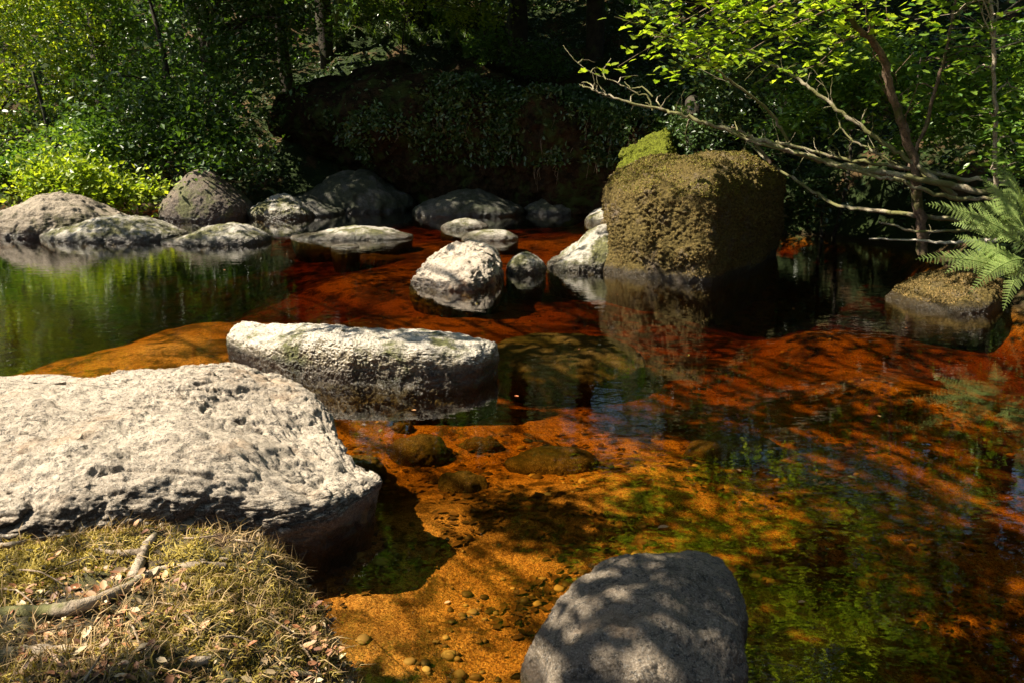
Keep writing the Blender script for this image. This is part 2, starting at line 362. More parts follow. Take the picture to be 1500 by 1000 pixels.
GRAN = rock_mat('pale_granite', (.58,.49,.375), (.28,.22,.16), spk=.85, flaky=.45, side=.85, sidec=(.22,.19,.15))
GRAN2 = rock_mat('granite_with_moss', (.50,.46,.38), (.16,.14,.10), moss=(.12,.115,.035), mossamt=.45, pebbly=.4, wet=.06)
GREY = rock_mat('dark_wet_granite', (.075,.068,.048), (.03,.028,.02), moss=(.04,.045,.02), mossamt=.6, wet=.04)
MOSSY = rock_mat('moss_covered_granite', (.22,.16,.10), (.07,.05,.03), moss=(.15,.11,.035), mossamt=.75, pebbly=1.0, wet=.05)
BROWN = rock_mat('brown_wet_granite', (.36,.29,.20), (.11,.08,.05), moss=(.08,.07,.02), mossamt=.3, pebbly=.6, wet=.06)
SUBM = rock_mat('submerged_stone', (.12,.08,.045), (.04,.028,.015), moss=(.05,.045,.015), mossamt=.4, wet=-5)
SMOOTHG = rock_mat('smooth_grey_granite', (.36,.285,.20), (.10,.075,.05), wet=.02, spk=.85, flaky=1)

# 1 large flat slab, lower left
h1 = .36
pl = [P(-420,600,z=.3),(P(-250,552,z=.3)),P(-60,546,z=h1),P(60,545,z=h1),P(100,556,z=h1),P(165,538,z=h1),P(250,529,z=h1+.02),P(310,524,z=h1+.02),P(360,532,z=h1),P(420,560,z=.3),P(470,598,z=.22),P(482,628,z=.18),P(505,655,z=.2),
      P(552,676,z=.2),P(566,700,z=.15),P(545,735,z=.1),P(470,775,z=.1),P(340,790,z=.1),P(0,850,z=.1),P(-420,850,z=.1)]
tp = [(*P(u, v, z=z)[:2], z) for u, v, z in [(0,580,.40),(160,570,.38),(300,545,.42),(400,590,.34),(470,640,.24),(530,690,.13),(100,650,.42),(300,650,.39),(200,720,.38),(400,720,.25),(470,720,.16),(-200,650,.42),(0,760,.40)]]
def post1(V, F):
    N = vnormals(V, F)
    str_ = pnoise(V*np.array([2.2,7,9])+5, 77)       # layered cracks running along the slab
    V = V+N*(-.02*np.exp(-(str_/.05)**2)*sstep(.1,.4,pnoise(V*1.7,3)+.25))[:,None]
    lump = fbm(V*np.array([9,16,16]), 4, 50, 'r'); V = V+N*(.008*lump)[:,None]
    s2 = pnoise(V*np.array([5,17,22])+9, 78); V = V-N*(.016*np.exp(-(s2/.05)**2)*sstep(0,.3,pnoise(V*2.6,8)+.1))[:,None]
    return V
rock('slab', 'huge pale sunlit granite slab beside the mossy bank at lower left', pl, tp, GRAN, zeq=.13, zbot=-.9, n=5.5, s=8, under=.22, sm=3,
     noise=((1.2,.05,'f'),(3.5,.02,'r'),(9,.012,'f'),(26,.007,'r'),(60,.006,'f')), post=post1)
# 2 long block
pl = [P(333,520,z=0),P(345,505,z=0),P(352,490,z=.05),P(375,482,z=.2),P(450,478,z=.25),P(560,480,z=.25),P(660,484,z=.25),P(728,490,z=.25),P(736,515,z=.1),P(728,548,z=0),P(690,562,z=0),P(600,566,z=0),P(500,560,z=0),P(420,548,z=0),P(365,535,z=0)]
tp = [(*P(u, v, z=z)[:2], z-.095) for u, v, z in [(360,484,.27),(430,480,.36),(560,486,.36),(650,492,.34),(725,498,.31),(500,500,.35)]]
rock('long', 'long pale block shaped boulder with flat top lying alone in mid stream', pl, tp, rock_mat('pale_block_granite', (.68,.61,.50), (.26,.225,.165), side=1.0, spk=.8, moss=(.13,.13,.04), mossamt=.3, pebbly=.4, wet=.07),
     zeq=.06, zbot=-.5, n=5, s=8, sm=5, under=.05, noise=((1.6,.035,'f'),(5,.018,'r'),(16,.012,'f'),(45,.008,'b')))
# 3 white angular
p3, _, _ = span(608,740,424,356,.75)
pl = [P(608,414,z=0),P(622,402,z=0),P(670,385,z=0),P(715,388,z=0),P(729,402,z=0),P(724,418,z=0),P(690,426,z=0),P(650,424,z=0),P(624,418,z=0)]
tp = [(*P(u, v, d=P(u, w, z=0)[1])[:2], P(u, v, d=P(u, w, z=0)[1])[2]) for u, v, w in [(615,405,412),(650,382,408),(690,358,405),(715,358,402),(735,372,408),(640,392,415)]]
rock('white', 'angular white sunlit boulder left of a small round stone in mid stream', pl, tp, GRAN, zeq=.0, zbot=-.5, n=2.8, s=7, sm=3, noise=((1.8,.06,'r'),(6,.035,'r'),(20,.015,'f'),(50,.006,'f')))
def stone(key, label, uL, uR, vf, vt, b, mat, s=6, nz=None, n=2.6, hn=2.4, zb=-.6, **k):
    pl, tp, zt = span(uL, uR, vf, vt, b, **k)
    sz = zt+.1
    return rock(key, label, pl, tp, mat, zeq=0, zbot=zb, n=hn, s=s, noise=nz or ((1.5/max(.4,sz),.10*sz,'f'),(4,.05*sz,'r'),(14,.02*sz+.004,'f'),(40,.006,'b')))
stone('small', 'small round mossy stone just right of the angular white boulder', 742,798,402,366,.45, GRAN2, hn=2.3, s=7)
stone('lean', 'pale sloping boulder leaning on the left foot of the tall mossy boulder', 803,925,398,327,.9, GRAN2, s=7, top_shift=.5, tilt=.5)
# 6 big mossy boulder
pl = [P(889,398,z=0),P(893,385,z=0)+[0,.5,0],P(930,370,z=0)+[0,.9,0],P(1060,360,z=0)+[0,1.1,0],P(1130,385,d=10.4),P(1142,388,d=9.8),P(1120,394,d=9.1),P(1080,404,d=8.4),P(1045,417,z=0),P(1015,416,z=0),P(940,407,z=0)]
yb = P(1030,400,z=0)[1]
tp = [(*P(u, v, d=yb+e)[:2], P(u, v, d=yb+e)[2]) for u, v, e in [(915,268,.4),(935,245,.6),(985,226,.8),(1050,222,.8),(1110,226,.8),(1150,246,.7),(1120,236,.2),(1050,236,.2),(990,238,.2)]]
def post6(V, F):
    N = vnormals(V, F); z = sstep(.05, .25, V[:,2])
    lump = np.abs(pnoise(V*19, 21))+.6*np.abs(pnoise(V*37, 22))
    V = V+N*(((.055+.05*sstep(-.1,.3,pnoise(V*3,23)))*lump-.018)*z)[:,None]
    V[:,0] -= .10*sstep(.2, -.1, V[:,2])*(V[:,0] < 2)
    return V
rock('big', 'tallest boulder, thickly moss covered with flat top, its right side in deep shade', pl, tp, MOSSY, zeq=.3, zbot=-.9, n=4.6, s=8, sm=3, under=.1, noise=((1.0,.10,'f'),(3,.05,'f')), post=post6)
stone('behindbig', 'pale low stone peeping out behind the left side of the tall mossy boulder', 856,920,329,303,.8, GRAN2)
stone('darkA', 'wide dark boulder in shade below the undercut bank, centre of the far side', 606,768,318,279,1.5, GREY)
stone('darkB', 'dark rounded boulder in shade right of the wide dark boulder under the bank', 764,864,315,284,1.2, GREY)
stone('flatA', 'flat grey stone barely above water in front of the wide dark boulder', 646,714,337,320,.6, GRAN2)
stone('flatB', 'low speckled stone behind the angular white boulder, amid orange water', 676,758,354,335,.6, GRAN2, top_shift=.3)
stone('flatC', 'long thin pale stone rising just above water, left of the orange shallows', 428,604,353,331,.8, GRAN2, top_shift=.3, tilt=.2)
stone('tiny', 'tiny stone tip breaking the water in front of the long thin stone', 486,526,364,357,.25, GRAN2, s=5)
stone('flatD', 'pale wedge shaped boulder low in water in front of the round brown boulder', 244,394,361,325,1.0, GRAN2, s=7, top_shift=.45, tilt=.35)
stone('flatE', 'low broad pale boulder in front of the long brown boulder at far left', 70,272,356,316,1.2, GRAN2, s=7, top_shift=.2)
stone('left', 'long humped brown boulder, second from the left edge of the stream', 2,182,350,284,1.6, BROWN, s=7, hn=3)
stone('leftedge', 'dark brown boulder cut by the left edge of the picture', -90,24,350,300,1.2, BROWN)
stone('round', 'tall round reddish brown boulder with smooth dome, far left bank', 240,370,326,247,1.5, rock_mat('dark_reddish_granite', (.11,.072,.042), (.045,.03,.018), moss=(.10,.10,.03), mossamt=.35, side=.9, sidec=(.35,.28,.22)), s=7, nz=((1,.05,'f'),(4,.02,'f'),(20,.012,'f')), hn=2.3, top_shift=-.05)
stone('pair', 'rounded pale green boulder immediately right of the tall round one', 368,462,322,284,1.1, GRAN2, s=7)
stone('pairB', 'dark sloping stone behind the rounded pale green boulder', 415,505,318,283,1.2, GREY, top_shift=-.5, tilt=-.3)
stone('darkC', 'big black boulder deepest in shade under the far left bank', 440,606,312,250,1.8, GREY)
pl = [P(1296,437,z=0),P(1330,422,z=0),P(1400,410,z=0),P(1470,415,z=0),P(1478,440,z=0),P(1450,458,z=0),P(1400,461,z=0),P(1340,452,z=0)]
tp = [(*P(u, v, d=P(u, w, z=0)[1])[:2], P(u, v, d=P(u, w, z=0)[1])[2]) for u, v, w in [(1305,430,438),(1340,412,435),(1390,398,435),(1440,396,430),(1470,402,430)]]
rock('fernrock', 'low mossy boulder under the fern at the right edge', pl, tp, MOSSY, zeq=0, zbot=-.5, n=2.8, s=7, post=post6, noise=((1.5,.04,'f'),(6,.03,'f')))
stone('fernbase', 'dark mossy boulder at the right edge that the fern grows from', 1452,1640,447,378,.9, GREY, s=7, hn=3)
# 22 foreground boulder, bottom
pl = [P(775,980,z=.0),P(790,915,z=.05),P(830,850,z=.1),P(880,812,z=.1),P(940,796,z=.1),P(1000,800,z=.1),P(1045,830,z=.05),P(1075,880,z=0),P(1088,940,z=0),P(1088,1010,z=0),P(1040,1060,z=0),P(930,1080,z=0),P(820,1050,z=0)]
tp = [(*P(u, v, z=z)[:2], z) for u, v, z in [(950,810,.13),(900,850,.18),(950,880,.21),(1000,860,.18),(920,960,.26),(1040,960,.15),(820,960,.18)]]
rock('front', 'smooth wet grey boulder in dappled light at the bottom edge', pl, tp, SMOOTHG, zeq=-.02, zbot=-.5, n=2.7, s=8, sm=6, noise=((1.6,.06,'f'),(5,.018,'r'),(14,.007,'r'),(60,.004,'f')))
EARTHB = None
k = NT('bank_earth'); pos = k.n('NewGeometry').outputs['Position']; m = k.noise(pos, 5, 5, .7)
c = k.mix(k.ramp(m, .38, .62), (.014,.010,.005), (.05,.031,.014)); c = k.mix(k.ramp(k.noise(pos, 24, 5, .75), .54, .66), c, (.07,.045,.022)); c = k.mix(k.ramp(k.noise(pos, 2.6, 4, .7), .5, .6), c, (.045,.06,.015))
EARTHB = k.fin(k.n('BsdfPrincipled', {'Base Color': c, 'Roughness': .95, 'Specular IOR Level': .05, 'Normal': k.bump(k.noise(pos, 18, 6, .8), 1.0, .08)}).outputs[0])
tp = [(*P(u, v, d=d)[:2], P(u, v, d=d)[2]) for u, v, d in [(500,145,16),(560,118,16),(640,112,16),(720,125,15.7),(800,140,15.3),(880,160,14.6),(980,175,13.6),(560,95,17.5),(700,95,17.5),(850,110,16.5),(1000,120,15.5)]]
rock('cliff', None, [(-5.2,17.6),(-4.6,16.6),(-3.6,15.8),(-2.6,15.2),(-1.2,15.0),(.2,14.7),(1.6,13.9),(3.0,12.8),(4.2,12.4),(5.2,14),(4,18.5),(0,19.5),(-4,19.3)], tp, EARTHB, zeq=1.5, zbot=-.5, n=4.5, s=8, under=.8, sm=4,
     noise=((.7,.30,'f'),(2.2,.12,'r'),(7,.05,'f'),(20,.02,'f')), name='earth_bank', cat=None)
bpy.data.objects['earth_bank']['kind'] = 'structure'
# submerged stones
def sub(label, u, v, a, b, top, rot=0, bot=.25):
    q = P(u, v, z=-.25); top = top if bot > .3 else -gz(q[0], q[1])-.045-.3*b
    c = P(u, v, z=-top-.05); poly = []
    for i in range(24):
        t = i/24*2*math.pi; x, y = a*math.cos(t), b*math.sin(t)
        poly.append((c[0]+x*math.cos(rot)-y*math.sin(rot), c[1]+x*math.sin(rot)+y*math.cos(rot)))
    rock('sub'+label, label, poly, [(c[0], c[1], -top)], SUBM, zeq=-top-.1, zbot=-top-bot, n=3.2, s=6, noise=((3,.04,'f'),(9,.015,'r'),(30,.006,'f')), cat='stone', name='submerged_stone')
sub('wide smooth brown boulder wholly under water right of the long block boulder', 825,520,.62,.62,.10,0,.5)
sub('flat dark stone under water between the long block and the bottom boulder', 812,676,.26,.15,.05)
sub('wedge shaped dark stone under water right of the slab tip', 678,710,.14,.09,.04,-.4)
sub('round dark stone under water between the slab tip and the wedge stone', 612,657,.17,.13,.06)
sub('small dark stone under water just above the wedge stone', 590,628,.07,.05,.05)
sub('thin dark stone under water directly above the flat dark stone', 705,655,.13,.05,.04)
sub('long flat slab under water behind the long block boulder', 545,380,.5,.22,.05)
sub('dark stone under water near the green leaf reflections', 1075,655,.3,.16,.08,.3)
sub('dark stone under water at lower left of the orange sand', 520,690,.14,.12,.06)

# ------------------------------------------------------------------ mossy foreground bank
bz = .46
pl = [P(-500,740,z=.42),P(-200,752,z=bz),P(0,756,z=bz),P(150,752,z=bz),P(270,746,z=bz),P(350,752,z=bz-.02),P(400,790,z=bz-.06),P(445,835,z=bz-.1),P(475,890,z=bz-.14),P(505,950,z=bz-.18),P(520,1010,z=bz-.2),P(520,1200,z=.2),(-.25,.1),(-.9,-1.2),(-3,-1.5),(-4,0)]
tp = [(*P(u, v, z=z)[:2], z) for u, v, z in [(0,780,bz),(200,770,bz+.02),(330,790,bz),(420,860,bz-.06),(470,950,bz-.1),(100,900,bz+.06),(300,900,bz+.04),(200,1000,bz+.08),(0,1000,bz+.08),(400,1000,bz)]]
def postb(V, F):
    V = V.copy(); V[:,2] += .03*fbm(V*np.array([4,4,1]), 4, 90)*(V[:,2] > .2); return V
k = NT('moss_and_soil'); pos = k.n('NewGeometry').outputs['Position']
c = k.mix(k.ramp(k.noise(pos, 7, 5, .7), .42, .58), (.055,.04,.02), (.11,.10,.025))
c = k.mix(k.ramp(k.noise(pos, 45, 5, .8), .5, .62), c, (.20,.16,.07)); c = k.mix(k.ramp(k.noise(pos, 90, 4, .7), .55, .65), c, (.02,.016,.01))
c = k.mix(k.ramp(k.noise(pos, 2.2, 4, .7), .5, .62), c, (.15,.085,.04))
SOIL = k.fin(k.n('BsdfPrincipled', {'Base Color': c, 'Roughness': .9, 'Normal': k.bump(k.noise(pos, 60, 6, .8), 1.0, .03)}).outputs[0])
rock('bank', None, pl, tp, SOIL, zeq=.1, zbot=-.9, n=5, s=8, under=.3, sm=4, noise=((2,.05,'f'),(6,.03,'r'),(20,.016,'f'),(55,.008,'f')), post=postb, name='mossy_bank', cat=None)
bk = bpy.data.objects['mossy_bank']; bk['kind'] = 'structure'
def surf_pts(key, n, cond):
    V, F = ROCKS[key]; C = V[F].mean(1); nn = np.cross(V[F[:,1]]-V[F[:,0]], V[F[:,2]]-V[F[:,0]]); ar = np.linalg.norm(nn, axis=1); N = nn/(ar[:,None]+1e-12)
    w = ar*cond(C, N); i = RS.choice(len(F), size=n, p=w/w.sum()); r = RS.dirichlet((1,1,1), n)
    return (V[F[i]]*r[:,:,None]).sum(1), N[i]
def cam_near(C): return (C[:,1] > .9)*(C[:,0] > -2.4)*1.0
def strands(Pt, N, L, w, mat, name, curl=.6, **kw):
    n = len(Pt); T = RS.normal(size=(n,3)); T -= N*(T*N).sum(1)[:,None]; T /= np.linalg.norm(T, axis=1)[:,None]
    s = np.cross(N, T); l = (L*(.4+RS.uniform(0, 1, n)))[:,None]; ww = w*(.6+RS.uniform(0,.8,n))[:,None]
    a = Pt-N*.004; b = Pt+(N*(.55)+T*curl*.4)*l; c = Pt+(N*(.7*RS.uniform(.2,1.2,n))[:,None]+T*curl*1.2)*l
    V = np.stack([a-s*ww, a+s*ww, b+s*ww*.8, b-s*ww*.8, c+N*0], 1).reshape(-1,3); i = np.arange(n)[:,None]*5
    return mesh_obj(name, V, [np.concatenate([i, i+1, i+2, i+3], 1), np.concatenate([i+3, i+2, i+4], 1)], mat, origin=np.zeros(3), **kw)
MOSSL = leaf_mat('moss_fronds', (.16,.12,.02), (.56,.43,.10), tr=.25, rough=.7, spec=.2)
STRAW = leaf_mat('dry_stems', (.20,.12,.05), (.58,.42,.20), tr=.15, rough=.7, spec=.25)
pt, nn = surf_pts('bank', 70000, lambda C, N: cam_near(C)*(N[:,2] > -.1)*np.clip(fbm(C*3.2, 3, 60)*2.2+.45, .04, 1.5))
strands(pt, nn, .015, .0016, MOSSL, 'moss', curl=1.1, kind='stuff', label='yellow green moss covering the foreground bank')
pt, nn = surf_pts('bank', 15000, lambda C, N: cam_near(C)*(N[:,2] > .1)*np.clip(fbm(C*2.1, 3, 64)*2+.5, .05, 1.5))
strands(pt, nn, .034, .0012, STRAW, 'dry_needles', curl=1.3, kind='stuff', label='dry straw coloured stems and needles littering the foreground bank')
k = NT('dead_leaves'); g = k.n('NewGeometry').outputs['Random Per Island']; rp = k.n('ValToRGB', {0: g})
cr = rp.color_ramp; cr.elements[0].color = (.09,.04,.02,1); cr.elements[1].color = (.46,.36,.2,1)
for q, cc in ((.35,(.26,.10,.035,1)), (.6,(.38,.2,.08,1)), (.8,(.2,.13,.07,1))): cr.elements.new(q).color = cc
DEAD = k.fin(k.n('BsdfPrincipled', {'Base Color': rp.outputs[0], 'Roughness': .6}).outputs[0])
pt, nn = surf_pts('bank', 8000, lambda C, N: cam_near(C)*(N[:,2] > .3)*np.clip(fbm(C*2.3, 3, 71)*3+.3, .03, 2))
V, F = leaves(pt+nn*.006, .017, L_OVAL, flat=.6, jit=.85); mesh_obj('leaf_litter', V, F, DEAD, origin=np.zeros(3), kind='stuff', label='small brown dead leaves scattered over the foreground bank')
# exposed roots and twigs
ROOT = bark_mat('root_bark', (.17,.13,.09), (.36,.29,.21), moss=(.10,.10,.03), amt=.35, sc=9)
ROOTP = bark_mat('bleached_wood', (.44,.38,.29), (.60,.54,.44), sc=9)
def bz_at(u, v, dz=0):
    V, F = ROCKS['bank']; m = (V[:,2] > .15)
    for z in (bz+.05,):
        p = P(u, v, z=z)
        for _ in range(4):
            j = np.argmin(np.hypot(V[m][:,0]-p[0], V[m][:,1]-p[1])); p = P(u, v, z=V[m][j,2])
    p[2] = V[m][j,2]+dz; return p
def root(lab, pts, r0, r1, mat, dz=.004, flat=None, name='exposed_root', cat='root', group='roots on the foreground bank', extra=()):
    m = MB(); Q = [bz_at(u, v, dz-r0*.15) for u, v in pts]; r0 *= .7; r1 *= .62; m.tube(Q, np.linspace(r0, r1, len(Q)), 9, 8, wob=r0*.05)
    for e, a, b in extra: m.tube([bz_at(u, v, dz+a*.3) for u, v in e], np.linspace(a, b, len(e)), 8, 8, wob=a*.1)
    m.build(name, mat, label=lab, cat=cat, group=group)
root('bleached forked root standing out near the upper edge of the mossy bank', [(238,768),(226,786),(214,800),(206,822),(196,845)], .011, .024, ROOT, .004, extra=[([(210,812),(175,814),(140,808)], .012, .004)])
root('long grey root running down left across the middle of the mossy bank', [(330,830),(290,828),(230,838),(180,865),(110,890),(40,898),(-60,900)], .012, .028, ROOT, .004, extra=[([(290,828),(312,822),(335,822)], .009, .004)])
root('thick dark root at the lower left corner of the mossy bank', [(160,950),(110,958),(50,955),(-10,965),(-90,975)], .022, .034, ROOT, .0)
root('curved brown root near the bottom edge of the mossy bank', [(210,992),(250,975),(300,968),(370,972),(430,985),(470,990)], .017, .008, ROOT, .004)
root('thin dark root at the upper left of the mossy bank', [(-20,800),(30,795),(80,785),(130,782)], .010, .005, ROOT, .003)
TWIG = bark_mat('twig_bark', (.15,.10,.06), (.36,.28,.19), sc=30)
for i, (u, v, a, L) in enumerate([(60,850,.3,70),(100,832,-.4,60),(240,895,.1,60),(395,905,.5,90),(420,925,.6,70),(330,870,-.3,50),(150,880,-.7,60),(280,920,.9,40),(90,925,-.2,80),(370,800,.2,50),(300,790,-.1,60),(200,940,1.2,50),(450,965,.9,60),(140,980,-1.0,55),(350,945,.2,60),(30,880,.5,50)]):
    dx, dy = math.cos(a)*L/2, math.sin(a)*L/2
    m = MB(); m.tube([bz_at(u-dx, v-dy, .010), bz_at(u, v+RS.uniform(-5,5), .016), bz_at(u+dx, v+dy, .010)], [.0028,.0012], 6, 6, wob=.0006)
    m.build('twig', TWIG, label='short dry brown twig lying in the moss of the foreground bank', cat='twig', group='twigs on the foreground bank')
GRASS = leaf_mat('grass_blades', (.07,.14,.02), (.20,.28,.05), tr=.4, rough=.45)
def tuft(base, n, L, w, lab, mat=GRASS, spread=.5, group='grass tufts'):
    base = np.asarray(base, float); V = []; F4 = []; F3 = []
    for i in range(n):
        a = RS.uniform(0, 2*math.pi); d = np.array([math.cos(a), math.sin(a), 0]); s = np.array([-d[1], d[0], 0])*w; l = L*RS.uniform(.5, 1.1); k = spread*RS.uniform(.2, 1.2)
        b = base+d*RS.uniform(0, .3)*L*.3; pr = []
        for t in (0, .35, .7): pr.append(b+d*k*l*t*t+np.array([0,0,l*(t-.25*t*t*k)]))
        tip = b+d*k*l*1.1+np.array([0,0,l*(1-.45*k)]); o = len(V)
        for q, p in enumerate(pr): ww = s*(1-.3*q); V += [p-ww, p+ww]
        V.append(tip); F4 += [[o,o+1,o+3,o+2],[o+2,o+3,o+5,o+4]]; F3.append([o+4,o+5,o+6])
    mesh_obj('grass_tuft', np.array(V), [np.array(F4), np.array(F3)], mat, origin=base, label=lab, cat='grass', group=group)
tuft(bz_at(277,752,-.01), 9, .10, .0016, 'small green grass tuft where the mossy bank meets the pale slab', group=None)
tuft(bz_at(205,758,-.01), 6, .09, .0010, 'few thin dry grass stems left of the green tuft on the mossy bank edge', mat=STRAW, group=None)
# orange leaf on bottom boulder
V6, F6 = ROCKS['front']; pb = P(928,972,z=.27); j = np.argmin(np.hypot(V6[:,0]-pb[0], V6[:,1]-pb[1])+(V6[:,2] < 0)*9); pb[2] = V6[j,2]+.006
V, F = leaves(pb[None], .034, L_OVAL, flat=.95, dirs=np.array([[1,.1,0]]), jit=0)
k = NT('orange_leaf'); OL = k.fin(k.n('BsdfPrincipled', {'Base Color': (.42,.15,.06), 'Roughness': .5}).outputs[0])
mesh_obj('fallen_leaf', V, F, OL, label='single orange dead leaf lying on the wet boulder at the bottom edge', cat='leaf')

LEAFY0 = leaf_mat('yellowing_leaf', (.30,.28,.06), (.42,.34,.10), tr=.3)
# moss tufts on the boulders
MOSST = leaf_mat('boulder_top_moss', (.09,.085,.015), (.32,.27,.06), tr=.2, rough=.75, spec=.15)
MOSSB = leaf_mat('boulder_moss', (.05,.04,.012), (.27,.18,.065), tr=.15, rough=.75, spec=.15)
def moss_on(key, n, L, w, mat, zmin=.06):
    pt, nn = surf_pts(key, n, lambda C, N: (C[:,2] > zmin)*(C[:,1] < C[:,1].mean()+.6)*np.clip(fbm(C*2.4, 4, 31)*3+.45, .02, 1.6)*1.0)
    o = [o for o in COL.objects if o.get('rk') == key][0]
    o2 = strands(pt, nn, L, w, mat, 'moss_cover'); o2.data.transform(__import__('mathutils').Matrix.Translation(-o.location)); o2.parent = o; o2['kind'] = 'stuff'
for o in COL.objects:
    if o.name.startswith('boulder'):
        if 'tallest' in o['label']: o['rk'] = 'big'
        if 'fern' in o['label']: o['rk'] = 'fernrock'
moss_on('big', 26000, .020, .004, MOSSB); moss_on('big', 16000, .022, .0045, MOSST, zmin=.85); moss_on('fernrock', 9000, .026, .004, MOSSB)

# ------------------------------------------------------------------ trees beyond the stream
BARK = bark_mat('dark_bark', (.025,.02,.015), (.055,.045,.03), moss=(.05,.06,.02), amt=.3, sc=6)
LEAFD = leaf_mat('beech_leaves', (.03,.075,.012), (.09,.17,.025), tr=.4)
LEAFY = leaf_mat('sunny_beech_leaves', (.17,.28,.02), (.42,.48,.05), tr=.5)
LEAFM = leaf_mat('hazel_leaves', (.06,.15,.02), (.20,.30,.04), tr=.4, rough=.38)
IVY = leaf_mat('ivy_leaves', (.025,.055,.012), (.07,.12,.025), tr=.15, rough=.35)
def tree(x, y, h, r, ells, n, size, mat, label, lean=(0,0), cat='tree', name='tree', group=None, per=14, cr=.45, tmpl=L_SIMPLE, trunk=True, hollow=.35, flat=.5):
    z = gz(x, y)-.15; b = np.array([x, y, z]); e = empty(name, b, label, cat, group)
    m = MB(); top = np.array([x+lean[0], y+lean[1], z+h])
    mid1 = b*.67+top*.33+RS.normal(0, .12, 3)*[1,1,0]; mid2 = b*.33+top*.67+RS.normal(0, .15, 3)*[1,1,0]
    Q = m.tube([b, mid1, mid2, top], [r*1.25, r, r*.75, r*.35], 10, 7, wob=r*.05)
    C, cc = cloud(ells, n, per, cr, hollow)
    for i in RS.choice(len(cc), size=min(26, len(cc)), replace=False):
        t = cc[i]; a = Q[np.argmin(np.abs(Q[:,2]-(t[2]-.25*np.linalg.norm(t[:2]-Q[-1,:2]))))]
        md = (a+t)/2+np.array([0,0,.12*np.linalg.norm(t-a)])+RS.normal(0, .1, 3)
        m.tube([a, md, t], [r*.32, r*.05+.004], 5, 4, wob=.01)
    m.build('trunk', BARK, e)
    C = unshade(C); V, F = leaves(C, size, tmpl, flat=flat, jit=.5); mesh_obj('crown', V, F, mat, e, smooth=False)
    return e
SX = [(-6.4,14.6,6.0),(-4,14.2,6.2),(.4,13.2,6.0),(2.2,12.6,6.1),(4.6,12.5,6.6),(-1.7,13.7,6.0)]
# shade trees on the far bank (crowns above the frame keep the far bank dark)
for (u, d, h, r, lab) in [(432,20,13,.13,'dark slender trunk, leftmost of the trunks above the far bank'),(487,21,13,.16,'dark thick trunk beside the slender leftmost one above the far bank'),
        (760,20,13,.2,'dark trunk above the undercut bank in the middle distance'),(870,20,12,.18,'dark trunk on the far slope above the mossy outcrop'),(1010,19.5,14,.25,'dark trunk far up the slope behind the leafy maple sprays'),
        (610,22,14,.28,'dark trunk at the back of the slope behind the grassy ledge')]:
    x = (u-750)/FPX*cp*d*1.0
    cx, cy = x+RS.uniform(-.5,.5), min(d-2.2, 16.5); sx = SX.pop(0)
    tree(x, d, h, r, [(cx,cy,8.2,2.9,2.7,2.3),(cx-.6,cy-.8,6.6,2.3,1.8,1.2),(cx,cy+1.5,11,2.6,2.6,2.4),(sx[0],sx[1],sx[2],2.0,1.6,.8),(sx[0],sx[1]+1.6,sx[2]+.4,2.0,1.5,.8)], 24000, .24, LEAFD, lab, lean=(-.3,-1.2), group=None, cr=.7)
# left foliage
def T(u, v, d): return P(u, v, d=d)
left = [
 (-30, 19, 8, .14, [(T(-60,60,17),1.6,1.5,1.5),(T(60,30,17),1.6,1.5,1.5),(T(-40,190,17),1.3,1.3,1.3),(T(-20,-80,17),2,1.6,1.6)], 16000, LEAFY, 'bright yellow green leafy tree at the far left edge'),
 (150, 20, 9, .16, [(T(150,40,18),1.5,1.4,1.3),(T(190,120,18),1.2,1.2,1.1),(T(120,-60,18),2,1.5,1.5),(T(100,160,18),1.0,1,1)], 15000, LEAFM, 'tall green leafy tree right of the bright tree at far left'),
 (330, 18, 9, .15, [(T(300,40,16.5),1.3,1.3,1.2),(T(360,90,16.2),1.1,1.2,1.0),(T(400,20,17),1.0,1.1,1.0),(T(330,-80,16),2,1.6,1.5)], 13000, LEAFD, 'dark green leafy tree left of the slender bare trunks'),
 (240, 16.5, 4, .08, [(T(210,190,15),1.2,1.0,.9),(T(290,180,15),1.0,.9,.8),(T(330,230,14.5),.7,.7,.5),(T(270,150,15)+SUN*4.5,1.2,1.2,.5),(T(340,90,15.5)+SUN*4.5,1.1,1.1,.5),(T(220,120,15.5)+SUN*5,1.0,1.0,.5)], 17000, LEAFD, 'dark low tree spreading above the tall round boulder'),  # upper clumps towards the sun added to shade this foliage
 (60, 15.5, 3, .05, [(T(50,230,14.5),1.2,.9,.5),(T(-40,250,14.2),1.1,.8,.5),(T(130,215,14.6),.8,.7,.45)], 9000, LEAFM, 'grey green shrub hanging low over water at far left'),
 (150, 15.8, 1.2, .03, [(T(120,262,13.8),.75,.5,.36),(T(195,278,13.8),.5,.4,.24),(T(75,272,13.8),.4,.4,.26),(T(150,295,13.6),.5,.3,.14)], 7000, LEAFY, 'bright yellow bush behind the low boulders at left, just above the water'),
]
for u, d, h, r, el, n, mt, lab in left:
    x = (u-750)/FPX*cp*d
    tree(x, d, h, r, [(*c, a, b, e) for *q, a, b, e in el for c in [q[0]]], int(n*1.15), .092 if mt is not LEAFD else .10, mt, lab, per=18, cr=.42, name='tree' if h > 3.5 else 'shrub', cat='tree' if h > 3.5 else 'shrub', flat=.45)
# distant wooded slope foliage as one mass
C = []
for i in range(900):
    x = RS.uniform(-26, 20); y = RS.uniform(21, 34); z = gz(x, y)+RS.uniform(.2, 7); C.append((x, y, z))
C = np.array(C); C = (C[:,None,:]+RS.normal(size=(len(C),40,3))*np.array([.8,.6,.5])).reshape(-1,3)
V, F = leaves(C, .30, L_SIMPLE, flat=.5); mesh_obj('distant_foliage', V, F, LEAFD, origin=np.zeros(3), smooth=False, kind='stuff', label='mass of dark woodland foliage up the far slope')
